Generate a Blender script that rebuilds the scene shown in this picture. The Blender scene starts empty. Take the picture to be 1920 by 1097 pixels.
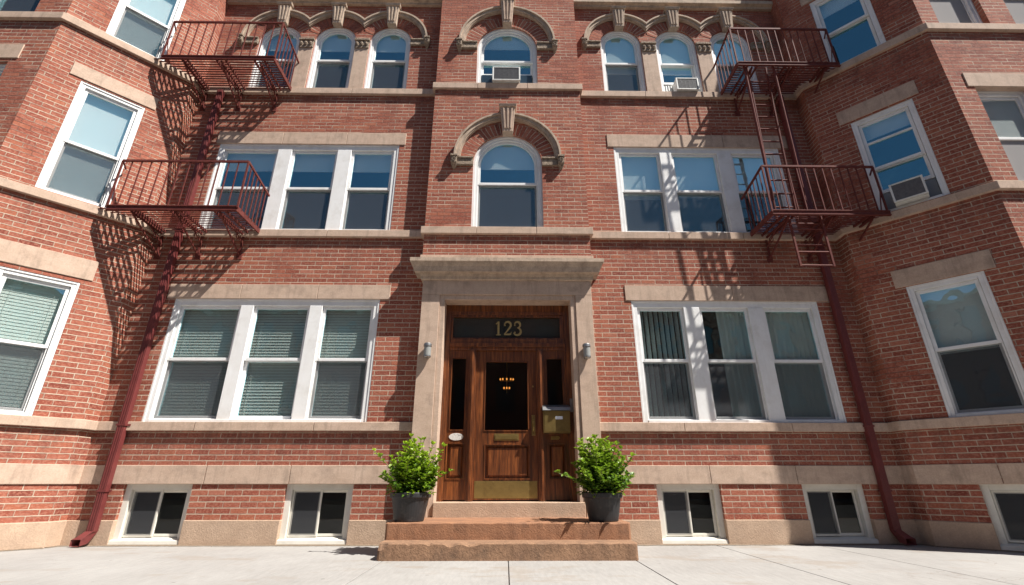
import bpy, math, random
from mathutils import Vector, Matrix
random.seed(7)
R_ = math.radians
scene = bpy.context.scene
COL = scene.collection

# ------------------------------------------------------------------ materials
def new_mat(name):
    m = bpy.data.materials.new(name); m.use_nodes = True
    nt = m.node_tree
    for n in list(nt.nodes): nt.nodes.remove(n)
    out = nt.nodes.new('ShaderNodeOutputMaterial')
    return m, nt, out
class NT:
    def __init__(s, nt): s.nt = nt
    def n(s, t, **kw):
        nd = s.nt.nodes.new(t)
        for k, v in kw.items():
            if k.startswith('i_'):
                key = k[2:]
                key = int(key) if key.isdigit() else key.replace('_', ' ')
                nd.inputs[key].default_value = v
            else: setattr(nd, k, v)
        return nd
    def l(s, a, b): s.nt.links.new(a, b)
    def math(s, op, a, b=None, c=None, clamp=False):
        nd = s.nt.nodes.new('ShaderNodeMath'); nd.operation = op; nd.use_clamp = clamp
        for i, v in enumerate((a, b, c)):
            if v is None: continue
            if isinstance(v, (int, float)): nd.inputs[i].default_value = v
            else: s.l(v, nd.inputs[i])
        return nd.outputs[0]
    def mix(s, fac, a, b, blend='MIX'):
        nd = s.nt.nodes.new('ShaderNodeMix'); nd.data_type = 'RGBA'; nd.blend_type = blend
        if isinstance(fac, (int, float)): nd.inputs[0].default_value = fac
        else: s.l(fac, nd.inputs[0])
        for i, v in ((6, a), (7, b)):
            if isinstance(v, tuple): nd.inputs[i].default_value = (*v[:3], 1)
            else: s.l(v, nd.inputs[i])
        return nd.outputs[2]
    def ramp(s, fac, stops):
        nd = s.nt.nodes.new('ShaderNodeValToRGB')
        el = nd.color_ramp.elements
        while len(el) < len(stops): el.new(0.5)
        for e, (p, c) in zip(el, stops):
            e.position = p; e.color = (*c, 1) if len(c) == 3 else c
        s.l(fac, nd.inputs[0]); return nd.outputs[0]
    def noise(s, vec, scale, detail=4, rough=.55):
        nd = s.nt.nodes.new('ShaderNodeTexNoise')
        nd.inputs['Scale'].default_value = scale; nd.inputs['Detail'].default_value = detail
        nd.inputs['Roughness'].default_value = rough
        s.l(vec, nd.inputs['Vector']); return nd.outputs[0]
    def mapping(s, vec, sc=(1, 1, 1), loc=(0, 0, 0)):
        nd = s.nt.nodes.new('ShaderNodeMapping')
        nd.inputs['Scale'].default_value = sc; nd.inputs['Location'].default_value = loc
        s.l(vec, nd.inputs['Vector']); return nd.outputs[0]

def brick_mat(name, soldier=False, cA=(.235, .066, .043), cB=(.32, .108, .070), mortar=(.60, .48, .37)):
    m, nt, out = new_mat(name); g = NT(nt)
    uv = g.n('ShaderNodeUVMap').outputs[0]
    pos = g.n('ShaderNodeNewGeometry').outputs['Position']
    # wobble the courses a little
    wob = g.n('ShaderNodeTexNoise', i_Scale=11.0, i_Detail=3.0); g.l(uv, wob.inputs['Vector'])
    vm = g.n('ShaderNodeVectorMath', operation='SUBTRACT'); g.l(wob.outputs[1], vm.inputs[0]); vm.inputs[1].default_value = (.5, .5, .5)
    vs = g.n('ShaderNodeVectorMath', operation='SCALE'); g.l(vm.outputs[0], vs.inputs[0]); vs.inputs['Scale'].default_value = .006
    va = g.n('ShaderNodeVectorMath', operation='ADD'); g.l(uv, va.inputs[0]); g.l(vs.outputs[0], va.inputs[1])
    vec = va.outputs[0]
    W, H = .215, .07
    b = g.n('ShaderNodeTexBrick'); g.l(vec, b.inputs['Vector'])
    b.inputs['Scale'].default_value = 1; b.inputs['Brick Width'].default_value = W; b.inputs['Row Height'].default_value = H
    b.inputs['Mortar Size'].default_value = .0066; b.inputs['Mortar Smooth'].default_value = .25; b.inputs['Bias'].default_value = 0
    b.offset = 0.0 if soldier else .5
    sep = g.n('ShaderNodeSeparateXYZ'); g.l(vec, sep.inputs[0])
    row = g.math('FLOOR', g.math('DIVIDE', sep.outputs[1], H))
    par = g.math('SUBTRACT', 1.0, g.math('FLOORED_MODULO', row, 2.0))
    off = g.math('MULTIPLY', par, 0.0 if soldier else .5)
    col = g.math('FLOOR', g.math('ADD', g.math('DIVIDE', sep.outputs[0], W), off))
    cmb = g.n('ShaderNodeCombineXYZ'); g.l(col, cmb.inputs[0]); g.l(row, cmb.inputs[1])
    wn = g.n('ShaderNodeTexWhiteNoise', noise_dimensions='2D'); g.l(cmb.outputs[0], wn.inputs['Vector'])
    r1 = wn.outputs['Value']
    mid = tuple((a + c) / 2 for a, c in zip(cA, cB))
    dark = (cA[0] * .80, cA[1] * .76, cA[2] * .80)
    orange = (cB[0] * 1.02, cB[1] * 1.02, cB[2] * .9)
    cc = g.ramp(r1, [(0, dark), (.07, cA), (.45, mid), (.80, cB), (.96, orange), (1, (.38, .16, .115))])
    fine = g.noise(pos, 55, 5, .65)
    cc = g.mix(g.math('MULTIPLY', fine, .75), cc, (.55, .48, .43), 'OVERLAY')
    mot = g.ramp(g.noise(g.mapping(pos, (1, 1, 1.3)), 34, 3, .6), [(.47, (0, 0, 0)), (.56, (1, 1, 1))])
    cc = g.mix(g.math('MULTIPLY', mot, .42), cc, (.45, .215, .15))
    mo2 = g.ramp(g.noise(g.mapping(pos, (1, 1, 2.4), (9, 4, 2)), 25, 3, .6), [(.52, (0, 0, 0)), (.60, (1, 1, 1))])
    cc = g.mix(g.math('MULTIPLY', mo2, .32), cc, (.16, .055, .045))
    # large weathering
    big = g.noise(g.mapping(pos, (1, 1, 1.6)), .9, 5, .6)
    cc = g.mix(.30, cc, g.ramp(big, [(.25, (.40, .35, .34)), (.75, (.66, .62, .60))]), 'OVERLAY')
    mort = g.mix(g.noise(pos, 14, 3), mortar, tuple(c * .68 for c in mortar))
    sz = g.n('ShaderNodeSeparateXYZ'); g.l(pos, sz.inputs[0])
    hz = g.math('MULTIPLY', g.math('SUBTRACT', sz.outputs[2], 3.6), .02)           # paler joints low down; shadow lines of raked joints above painted dark into mortar
    ptch = g.math('ADD', g.noise(g.mapping(pos, (1, 1, 1.5)), 1.1, 5, .65), hz)
    mort = g.mix(g.ramp(ptch, [(.55, (0, 0, 0)), (.65, (1, 1, 1))]), mort, (.19, .09, .065))
    mort = g.mix(g.ramp(g.noise(g.mapping(pos, (1, 1, 1), (3, 3, 3)), 4.5, 5, .7), [(.54, (0, 0, 0)), (.66, (1, 1, 1))]), mort, g.mix(.4, mort, (.08, .04, .03)))
    fv = g.math('ABSOLUTE', g.math('SUBTRACT', g.math('FRACT', g.math('DIVIDE', sep.outputs[1], H)), .5))
    isb = g.math('LESS_THAN', fv, .40)                                              # away from the bed joint = a head joint
    thin = g.math('MULTIPLY', isb, g.math('MULTIPLY', g.ramp(g.noise(g.mapping(pos, (1, 1, 1), (6, 1, 8)), 6, 3), [(.38, (0, 0, 0)), (.58, (1, 1, 1))]), .55))
    mfac = g.math('MULTIPLY', b.outputs['Fac'], g.math('SUBTRACT', 1.0, thin))
    c2 = g.mix(mfac, cc, mort)
    # pale lime bloom in patches and runs
    bloom = g.ramp(g.noise(g.mapping(pos, (1.5, 1.5, 4)), 1.6, 6, .7), [(.60, (0, 0, 0)), (.78, (1, 1, 1))])
    c2 = g.mix(g.math('MULTIPLY', bloom, .22), c2, (.58, .46, .38))
    soot = g.ramp(g.noise(g.mapping(pos, (2.2, 2.2, .5), (5, 3, 1)), 1.5, 5, .65), [(.55, (0, 0, 0)), (.8, (1, 1, 1))])
    c2 = g.mix(g.math('MULTIPLY', soot, .35), c2, (.12, .055, .045))
    # grime washed down below the projecting sills
    drip = g.ramp(g.noise(g.mapping(pos, (5, 5, .6)), 1.8, 5, .7), [(.40, (0, 0, 0)), (.68, (1, 1, 1))])
    acc = None
    for zs_ in (1.35, 4.24, 7.10):
        dz = g.math('SUBTRACT', zs_, sz.outputs[2])
        a_ = g.math('MULTIPLY', g.math('GREATER_THAN', dz, 0.0), g.math('SUBTRACT', 1.0, g.math('DIVIDE', dz, .55), clamp=True))
        acc = a_ if acc is None else g.math('ADD', acc, a_)
    c2 = g.mix(g.math('MULTIPLY', g.math('MULTIPLY', acc, drip), .55), c2, (.10, .055, .045))
    p = g.n('ShaderNodeBsdfPrincipled', i_Roughness=.88); p.inputs['Specular IOR Level'].default_value = .25
    g.l(c2, p.inputs['Base Color'])
    h = g.math('SUBTRACT', g.math('MULTIPLY', fine, .5), g.math('MULTIPLY', b.outputs['Fac'], 1.0))
    h = g.math('ADD', h, g.math('MULTIPLY', r1, .35))
    bu = g.n('ShaderNodeBump', i_Strength=.8, i_Distance=.009); g.l(h, bu.inputs['Height'])
    g.l(bu.outputs[0], p.inputs['Normal']); g.l(p.outputs[0], out.inputs[0])
    return m

def rough_mat(name, c1, c2, scale=6, rough=.85, bump=.25, stain=None, stretch=(1, 1, 1), metallic=0, spec=.4, fine_scale=60, dist=.004, fine_amt=.3, streak=0):
    m, nt, out = new_mat(name); g = NT(nt)
    pos = g.n('ShaderNodeNewGeometry').outputs['Position']
    a = g.noise(g.mapping(pos, stretch), scale, 6, .62)
    c = g.mix(g.ramp(a, [(.3, (0, 0, 0)), (.7, (1, 1, 1))]), c1, c2)
    f = g.noise(pos, fine_scale, 4, .7)
    c = g.mix(fine_amt, c, g.ramp(f, [(.3, (.3, .3, .3)), (.7, (.72, .72, .72))]), 'OVERLAY')
    if streak:
        sk = g.ramp(g.noise(g.mapping(pos, (7, 7, .9)), 1.6, 5, .7), [(.50, (0, 0, 0)), (.75, (1, 1, 1))])
        c = g.mix(g.math('MULTIPLY', sk, streak), c, (.17, .125, .095))
    if stain:
        s = g.ramp(g.noise(g.mapping(pos, (1.8, 1.8, 1.8), (3, 1, 7)), scale * .45, 6, .7), [(.52, (0, 0, 0)), (.72, (1, 1, 1))])
        c = g.mix(g.math('MULTIPLY', s, stain[3]), c, stain[:3])
    p = g.n('ShaderNodeBsdfPrincipled', i_Roughness=rough, i_Metallic=metallic); p.inputs['Specular IOR Level'].default_value = spec
    g.l(c, p.inputs['Base Color'])
    bu = g.n('ShaderNodeBump', i_Strength=bump, i_Distance=dist)
    g.l(g.math('ADD', f, g.math('MULTIPLY', a, .8)), bu.inputs['Height']); g.l(bu.outputs[0], p.inputs['Normal'])
    g.l(p.outputs[0], out.inputs[0]); return m

def wood_mat():
    m, nt, out = new_mat('mahogany'); g = NT(nt)
    pos = g.n('ShaderNodeNewGeometry').outputs['Position']
    a = g.noise(g.mapping(pos, (14, 14, 1.1)), 2.2, 6, .65)
    b = g.noise(g.mapping(pos, (60, 60, 2.5)), 3, 4, .6)
    c = g.ramp(a, [(.28, (.028, .008, .003)), (.5, (.13, .037, .009)), (.76, (.33, .105, .026))])
    c = g.mix(.5, c, g.ramp(b, [(.3, (.25, .25, .25)), (.7, (.75, .75, .75))]), 'OVERLAY')
    p = g.n('ShaderNodeBsdfPrincipled', i_Roughness=.38); g.l(c, p.inputs['Base Color'])
    p.inputs['Coat Weight'].default_value = .35; p.inputs['Coat Roughness'].default_value = .25
    bu = g.n('ShaderNodeBump', i_Strength=.12, i_Distance=.002); g.l(b, bu.inputs['Height']); g.l(bu.outputs[0], p.inputs['Normal'])
    g.l(p.outputs[0], out.inputs[0]); return m

def glass_mat(name, tint=(.42, .88, 1.0), base=.25, wav=.10):
    m, nt, out = new_mat(name); g = NT(nt)
    pos = g.n('ShaderNodeNewGeometry').outputs['Position']
    tr = g.n('ShaderNodeBsdfTransparent'); tr.inputs[0].default_value = (.97, .995, .99, 1)
    gl = g.n('ShaderNodeBsdfGlossy'); gl.inputs['Roughness'].default_value = .012; gl.inputs[0].default_value = (*tint, 1)
    bu = g.n('ShaderNodeBump', i_Strength=wav, i_Distance=.05); g.l(g.noise(pos, 2.2, 2), bu.inputs['Height']); g.l(bu.outputs[0], gl.inputs['Normal'])
    ge = g.n('ShaderNodeNewGeometry'); dp = g.n('ShaderNodeVectorMath', operation='DOT_PRODUCT')
    g.l(ge.outputs['Incoming'], dp.inputs[0]); g.l(ge.outputs['Normal'], dp.inputs[1])
    c1 = g.math('SUBTRACT', 1.0, g.math('ABSOLUTE', dp.outputs['Value']), clamp=True)
    fac = g.math('MULTIPLY_ADD', g.math('POWER', c1, 5.0), 1 - base, base, clamp=True)
    mx = g.n('ShaderNodeMixShader'); g.l(fac, mx.inputs[0]); g.l(tr.outputs[0], mx.inputs[1]); g.l(gl.outputs[0], mx.inputs[2])
    g.l(mx.outputs[0], out.inputs[0]); return m

def screen_mat():
    m, nt, out = new_mat('screen_mesh'); g = NT(nt)
    tr = g.n('ShaderNodeBsdfTransparent'); df = g.n('ShaderNodeBsdfDiffuse'); df.inputs[0].default_value = (.085, .088, .096, 1)
    mx = g.n('ShaderNodeMixShader', i_0=.45); g.l(tr.outputs[0], mx.inputs[1]); g.l(df.outputs[0], mx.inputs[2])
    g.l(mx.outputs[0], out.inputs[0]); return m

def flat(name, c, rough=.5, metallic=0, emit=0):
    m, nt, out = new_mat(name); g = NT(nt)
    p = g.n('ShaderNodeBsdfPrincipled', i_Roughness=rough, i_Metallic=metallic); p.inputs['Base Color'].default_value = (*c, 1)
    if emit:
        p.inputs['Emission Color'].default_value = (*c, 1); p.inputs['Emission Strength'].default_value = emit
    g.l(p.outputs[0], out.inputs[0]); return m

def concrete_mat():
    m, nt, out = new_mat('pavement_concrete'); g = NT(nt)
    pos = g.n('ShaderNodeNewGeometry').outputs['Position']
    a = g.noise(pos, .7, 6, .6); b = g.noise(g.mapping(pos, (6, 1, 1)), 5, 5, .65); f = g.noise(pos, 90, 3, .7)
    c = g.mix(g.ramp(a, [(.35, (0, 0, 0)), (.65, (1, 1, 1))]), (.33, .318, .305), (.275, .262, .25))
    c = g.mix(.25, c, g.ramp(b, [(.3, (.30, .30, .30)), (.7, (.66, .66, .66))]), 'OVERLAY')
    c = g.mix(.2, c, g.ramp(f, [(.3, (.3, .3, .3)), (.7, (.7, .7, .7))]), 'OVERLAY')
    st = g.ramp(g.noise(g.mapping(pos, (1, 1.8, 1), (4, 9, 0)), .8, 6, .7), [(.55, (0, 0, 0)), (.62, (1, 1, 1))])
    c = g.mix(g.math('MULTIPLY', st, .45), c, (.25, .205, .165))
    sp = g.ramp(g.noise(g.mapping(pos, (1, 1, 1), (2, 2, 2)), 11, 3, .5), [(.73, (0, 0, 0)), (.76, (1, 1, 1))])
    c = g.mix(g.math('MULTIPLY', sp, .5), c, (.25, .2, .17))
    gum = g.n('ShaderNodeTexVoronoi', feature='F1', i_Scale=3.2); g.l(pos, gum.inputs['Vector'])
    c = g.mix(g.math('MULTIPLY', g.ramp(gum.outputs['Distance'], [(.045, (1, 1, 1)), (.06, (0, 0, 0))]), .45), c, (.12, .11, .10))
    szp = g.n('ShaderNodeSeparateXYZ'); g.l(pos, szp.inputs[0])
    edge = g.math('ADD', szp.outputs[1], g.math('MULTIPLY', g.noise(pos, 3.5, 5, .7), .5))
    c = g.mix(g.math('MULTIPLY', g.ramp(edge, [(.10, (0, 0, 0)), (.30, (1, 1, 1))]), .35), c, (.22, .17, .13))
    # cracks
    vo = g.n('ShaderNodeTexVoronoi', feature='DISTANCE_TO_EDGE', i_Scale=.55)
    nv = g.n('ShaderNodeTexNoise', i_Scale=2.5, i_Detail=6.0); g.l(pos, nv.inputs['Vector'])
    va = g.n('ShaderNodeVectorMath', operation='MULTIPLY_ADD'); g.l(nv.outputs[1], va.inputs[0]); va.inputs[1].default_value = (.5, .5, .5); g.l(pos, va.inputs[2])
    g.l(va.outputs[0], vo.inputs['Vector'])
    cr = g.ramp(vo.outputs[0], [(0, (1, 1, 1)), (.004, (0, 0, 0))])
    crm = g.ramp(g.noise(g.mapping(pos, (1, 1, 1), (7, 0, 0)), .5, 2), [(.55, (0, 0, 0)), (.6, (1, 1, 1))])
    c = g.mix(g.math('MULTIPLY', g.math('MULTIPLY', cr, crm), .5), c, (.2, .17, .15))
    p = g.n('ShaderNodeBsdfPrincipled', i_Roughness=.9); p.inputs['Specular IOR Level'].default_value = .25
    g.l(c, p.inputs['Base Color'])
    bu = g.n('ShaderNodeBump', i_Strength=.3, i_Distance=.003); g.l(g.math('ADD', f, b), bu.inputs['Height']); g.l(bu.outputs[0], p.inputs['Normal'])
    g.l(p.outputs[0], out.inputs[0]); return m

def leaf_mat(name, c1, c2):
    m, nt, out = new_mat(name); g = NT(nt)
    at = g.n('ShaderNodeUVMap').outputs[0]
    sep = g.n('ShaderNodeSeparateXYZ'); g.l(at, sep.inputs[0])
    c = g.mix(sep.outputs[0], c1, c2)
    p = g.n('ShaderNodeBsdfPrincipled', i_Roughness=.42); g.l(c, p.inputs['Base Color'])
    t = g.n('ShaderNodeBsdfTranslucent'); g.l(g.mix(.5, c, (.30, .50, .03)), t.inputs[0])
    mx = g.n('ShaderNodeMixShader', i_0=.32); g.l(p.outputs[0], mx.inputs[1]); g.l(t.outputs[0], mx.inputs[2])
    g.l(mx.outputs[0], out.inputs[0]); return m

M = dict(
    brick=brick_mat('red_brick'), soldier=brick_mat('arch_brick', True),
    stone=rough_mat('sandstone', (.54, .40, .31), (.45, .325, .245), 5, .88, .25, (.24, .18, .14, .55), (1, 1, 2), streak=.45),
    stone_dark=rough_mat('weathered_sandstone', (.52, .40, .305), (.38, .29, .22), 9, .9, .5, (.16, .13, .11, .6), streak=.6),
    carved=rough_mat('carved_sandstone', (.40, .31, .23), (.20, .15, .115), 26, .92, 1.0, (.07, .055, .045, .8), dist=.02),
    base_stone=rough_mat('base_sandstone', (.50, .36, .26), (.40, .28, .20), 4, .9, .5, (.30, .22, .17, .5), dist=.01),
    step=rough_mat('brownstone', (.34, .165, .088), (.215, .108, .062), 5, .88, .7, (.11, .065, .045, .6), dist=.008),
    step_low=rough_mat('worn_brownstone_lower', (.295, .17, .10), (.19, .108, .066), 6, .9, .8, (.10, .065, .045, .7), dist=.008, fine_scale=45, fine_amt=.55),
    step_top=rough_mat('worn_brownstone', (.58, .36, .23), (.46, .26, .16), 7, .88, .5, None, dist=.01),
    white=rough_mat('white_paint', (.80, .80, .80), (.74, .73, .715), 5, .42, .06, (.50, .47, .42, .4), fine_amt=.12, streak=.10),
    cream=rough_mat('cream_paint', (.70, .675, .61), (.62, .585, .52), 5, .5, .06, (.45, .41, .34, .3), fine_amt=.08),
    wood=wood_mat(), glass=glass_mat('window_glass'), glass_door=glass_mat('door_glass', (1, 1, 1), .02, .01),
    screen=screen_mat(),
    iron=rough_mat('maroon_iron_paint', (.155, .042, .036), (.095, .024, .020), 14, .68, .25, (.17, .065, .035, .6), fine_amt=.25, spec=.15),
    pipe=rough_mat('maroon_pipe_paint', (.165, .036, .034), (.12, .026, .025), 8, .45, .12, (.12, .035, .03, .4), fine_amt=.1),
    brass=rough_mat('brass', (.42, .30, .11), (.33, .23, .085), 9, .36, .08, (.16, .11, .05, .5), metallic=.85, fine_amt=.15),
    gold=flat('gold_leaf', (.42, .30, .12), .5, .3),
    chrome=rough_mat('steel', (.36, .36, .36), (.26, .26, .26), 12, .35, .05, metallic=.8, fine_amt=.1),
    lampglass=flat('frosted_glass', (.27, .275, .265), .35), black=flat('black_metal', (.02, .02, .022), .4),
    interior=flat('dark_interior', (.035, .032, .03), .9),
    shade=rough_mat('roller_shade', (.88, .84, .82), (.84, .80, .78), 2, .8, .03, fine_amt=.04),
    blind=rough_mat('blind_slats', (.88, .86, .80), (.82, .81, .75), 3, .55, .03, fine_amt=.04),
    vblind=rough_mat('vertical_blind', (.66, .70, .68), (.58, .62, .60), 3, .7, .03, fine_amt=.05),
    curtain=rough_mat('curtain', (.74, .76, .72), (.64, .66, .62), 3, .85, .05, fine_amt=.05),
    ac=rough_mat('aircon_plastic', (.70, .70, .68), (.60, .60, .57), 12, .5, .05, (.35, .32, .27, .5), fine_amt=.1),
    acgrille=rough_mat('aircon_grille', (.17, .17, .18), (.11, .11, .12), 30, .6, .4),
    acdark=flat('smoked_panel', (.03, .05, .07), .15), acgrey=flat('grey_panel', (.22, .225, .23), .6),
    pot=rough_mat('black_plastic', (.026, .026, .028), (.016, .016, .018), 12, .5, .1, (.10, .095, .09, .5)),
    soil=rough_mat('soil', (.05, .035, .025), (.03, .02, .015), 30, .95, 1, None, dist=.02),
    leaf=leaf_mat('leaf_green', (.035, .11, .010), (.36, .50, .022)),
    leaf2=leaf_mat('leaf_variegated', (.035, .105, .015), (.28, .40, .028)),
    stem=flat('stem', (.10, .11, .03), .7),
    ground=concrete_mat(), joint=flat('joint_dirt', (.13, .11, .10), .95),
    asphalt=rough_mat('asphalt', (.055, .054, .053), (.04, .04, .04), 20, .9, .5),
    dirt=rough_mat('dirt', (.24, .18, .13), (.13, .10, .07), 30, .95, .6),
    bulb=flat('warm_bulb', (1.0, .36, .07), .5, 0, .55),
    roof=flat('roof_tar', (.05, .05, .05), .9),
    paper=flat('paper_label', (.75, .78, .85), .5),
    enamel=rough_mat('enamel_sign', (.72, .70, .66), (.5, .5, .48), 40, .4, .1, (.12, .1, .1, .8)),
    sealant=flat('mortar_joint', (.33, .25, .19), .95),
)

# ------------------------------------------------------------------ mesh building
class Frame:
    """local (u, out, z): u along the wall, out towards the street"""
    def __init__(s, ox, oy, dx, dy, nx, ny):
        k = math.hypot(dx, dy); s.o = (ox, oy); s.d = (dx / k, dy / k)
        k = math.hypot(nx, ny); s.n = (nx / k, ny / k)
    def __call__(s, u, o, z):
        return Vector((s.o[0] + u * s.d[0] + o * s.n[0], s.o[1] + u * s.d[1] + o * s.n[1], z))
MAIN = Frame(0, 0, 1, 0, 0, -1)
STUB = .22; FL = 1.70
XL, XR = -5.43, 5.20
k_ = FL / math.sqrt(2)
LB = Frame(XL, -STUB, -1, -1, 1, -1)
RB = Frame(XR, -STUB, 1, -1, -1, -1)
YF = -(STUB + k_)
XLF, XRF = XL - k_, XR + k_
FRONT = Frame(0, YF, 1, 0, 0, -1)
PILK = .18
PIL = Frame(0, -PILK, 1, 0, 0, -1)

class MB:
    def __init__(s): s.v = []; s.f = []; s.uv = []
    def face(s, pts, uvs=None):
        i = len(s.v); s.v += [Vector(p) for p in pts]; s.f.append(tuple(range(i, i + len(pts))))
        if uvs is None:
            p0, p1, p2 = [Vector(p) for p in pts[:3]]
            n = (p1 - p0).cross(p2 - p0); a = [abs(c) for c in n]
            if a[2] >= max(a[0], a[1]): uvs = [(p[0], p[1]) for p in pts]
            else: uvs = [((p[0] if a[1] >= a[0] else p[1]), p[2]) for p in pts]
        s.uv.append(uvs)
    def hexa(s, b, t):
        """b, t: four bottom and four top points in the same order"""
        s.face([b[3], b[2], b[1], b[0]]); s.face(list(t))
        for i in range(4):
            j = (i + 1) % 4; s.face([b[i], b[j], t[j], t[i]])
    def box(s, F, u0, u1, o0, o1, z0, z1):
        s.hexa([F(u0, o0, z0), F(u1, o0, z0), F(u1, o1, z0), F(u0, o1, z0)],
               [F(u0, o0, z1), F(u1, o0, z1), F(u1, o1, z1), F(u0, o1, z1)])
    def bar(s, a, b, w, h=None, up=(0, 0, 1)):
        """square bar from a to b"""
        h = h or w; a = Vector(a); b = Vector(b); d = (b - a).normalized(); up = Vector(up)
        if abs(d.dot(up)) > .98: up = Vector((0, 1, 0))
        x = d.cross(up).normalized() * w / 2; y = x.cross(d).normalized() * h / 2
        s.hexa([a - x - y, a + x - y, a + x + y, a - x + y], [b - x - y, b + x - y, b + x + y, b - x + y])
    def tube(s, pts, r, n=10):
        pts = [Vector(p) for p in pts]; rings = []
        rr = r if isinstance(r, (list, tuple)) else [r] * len(pts)
        for i, p in enumerate(pts):
            d = (pts[min(i + 1, len(pts) - 1)] - pts[max(i - 1, 0)]).normalized()
            up = Vector((0, 0, 1)) if abs(d.z) < .95 else Vector((0, 1, 0))
            x = d.cross(up).normalized(); y = x.cross(d)
            rings.append([p + (x * math.cos(2 * math.pi * k / n) + y * math.sin(2 * math.pi * k / n)) * rr[i] for k in range(n)])
        for a, b in zip(rings, rings[1:]):
            for k in range(n):
                j = (k + 1) % n; s.face([a[k], a[j], b[j], b[k]])
        s.face(list(reversed(rings[0]))); s.face(rings[-1])
    def lathe(s, c, prof, n=24, smooth=None):
        c = Vector(c); rings = [[c + Vector((r * math.cos(2 * math.pi * k / n), r * math.sin(2 * math.pi * k / n), z)) for k in range(n)] for r, z in prof]
        for a, b in zip(rings, rings[1:]):
            for k in range(n):
                j = (k + 1) % n; s.face([a[k], a[j], b[j], b[k]])
    def prism(s, F, outline, o0, o1):
        """outline: (u,z) polygon"""
        a = [F(u, o0, z) for u, z in outline]; b = [F(u, o1, z) for u, z in outline]
        s.face(b); s.face(list(reversed(a)))
        for i in range(len(a)):
            j = (i + 1) % len(a); s.face([a[i], a[j], b[j], b[i]])
    def strip(s, F, outer, inner, o0, o1, closed=False):
        """solid between two (u,z) polylines"""
        n = len(outer); rng = range(n if closed else n - 1)
        for i in rng:
            j = (i + 1) % n
            A, B, C_, D = outer[i], outer[j], inner[j], inner[i]
            s.face([F(A[0], o1, A[1]), F(B[0], o1, B[1]), F(C_[0], o1, C_[1]), F(D[0], o1, D[1])])
            s.face([F(A[0], o0, A[1]), F(B[0], o0, B[1]), F(B[0], o1, B[1]), F(A[0], o1, A[1])])
            s.face([F(D[0], o0, D[1]), F(C_[0], o0, C_[1]), F(C_[0], o1, C_[1]), F(D[0], o1, D[1])])
        if not closed:
            for i in (0, n - 1):
                A, D = outer[i], inner[i]
                s.face([F(A[0], o0, A[1]), F(A[0], o1, A[1]), F(D[0], o1, D[1]), F(D[0], o0, D[1])])
    def build(s, name, mat, parent=None, label=None, kind=None, origin=None, merge=False, bevel=0, smooth=False):
        me = bpy.data.meshes.new(name)
        o0 = origin if origin is not None else (parent_base(parent) if parent else Vector((0, 0, 0)))
        o0 = Vector(o0)
        me.from_pydata([v - o0 for v in s.v], [], s.f)
        uvl = me.uv_layers.new(name='UVMap'); k = 0
        for f in s.uv:
            for c in f: uvl.data[k].uv = (c[0], c[1]); k += 1
        me.materials.append(M[mat] if isinstance(mat, str) else mat)
        if merge or bevel or smooth:
            import bmesh
            bm = bmesh.new(); bm.from_mesh(me); bmesh.ops.remove_doubles(bm, verts=bm.verts, dist=1e-5)
            bmesh.ops.recalc_face_normals(bm, faces=bm.faces); bm.to_mesh(me); bm.free()
        if smooth:
            for p in me.polygons: p.use_smooth = True
        o = bpy.data.objects.new(name, me); COL.objects.link(o)
        if parent: o.parent = parent
        else: o.location = o0
        if bevel:
            b = o.modifiers.new('bevel', 'BEVEL'); b.width = bevel; b.segments = 2; b.limit_method = 'ANGLE'; b.angle_limit = R_(40); b.harden_normals = False
        if label: o['label'] = label
        if kind: o['kind'] = kind
        return o
def parent_base(p):
    b = Vector((0, 0, 0))
    while p is not None: b += p.location; p = p.parent
    return b
def thing(name, label, cat, loc=(0, 0, 0), group=None):
    o = bpy.data.objects.new(name, None); o.empty_display_size = .2; COL.objects.link(o)
    o.location = loc; o['label'] = label; o['category'] = cat
    if group: o['group'] = group
    return o

def offset_path(path, p):
    """offset a plan polyline to its right-hand (street) side, mitred"""
    out = []; n = len(path)
    def nrm(a, b):
        dx, dy = b[0] - a[0], b[1] - a[1]; k = math.hypot(dx, dy); return (dy / k, -dx / k)
    for i in range(n):
        if i == 0: m = nrm(path[0], path[1]); q = 1
        elif i == n - 1: m = nrm(path[-2], path[-1]); q = 1
        else:
            a = nrm(path[i - 1], path[i]); b = nrm(path[i], path[i + 1])
            mx, my = a[0] + b[0], a[1] + b[1]; k = math.hypot(mx, my); m = (mx / k, my / k); q = 1 / (m[0] * a[0] + m[1] * a[1])
        out.append((path[i][0] + m[0] * p * q, path[i][1] + m[1] * p * q))
    return out
def sweep(mb, path, prof, joint=0, gap=.005, back=-.05, phase=.0):
    """prof: list of (projection, z) running bottom-back .. top-back; blocks with joints"""
    offs = {}
    rows = [(back, prof[0][1])] + list(prof) + [(back, prof[-1][1])]
    paths = [(offset_path(path, p), z) for p, z in rows]
    for i in range(len(path) - 1):
        L = math.hypot(path[i + 1][0] - path[i][0], path[i + 1][1] - path[i][1])
        cuts = [0.0]
        if joint and L > joint * 1.2:
            n = max(2, round(L / joint)); w = L / n
            cuts += [(k * w + (random.random() - .5) * .25 * w) / L for k in range(1, n)]
        cuts.append(1.0)
        for a, b in zip(cuts, cuts[1:]):
            ga = gap / 2 / L if a > 0 else 0; gb = gap / 2 / L if b < 1 else 0
            t0, t1 = a + ga, b - gb
            def P(pt, t, z): return Vector((pt[i][0] + (pt[i + 1][0] - pt[i][0]) * t, pt[i][1] + (pt[i + 1][1] - pt[i][1]) * t, z))
            A = [P(pt, t0, z) for pt, z in paths]; B = [P(pt, t1, z) for pt, z in paths]
            for k in range(len(A) - 1):
                mb.face([A[k], B[k], B[k + 1], A[k + 1]])
            if ga or i == 0: mb.face(A)
            if gb or i == len(path) - 2: mb.face(list(reversed(B)))

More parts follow.
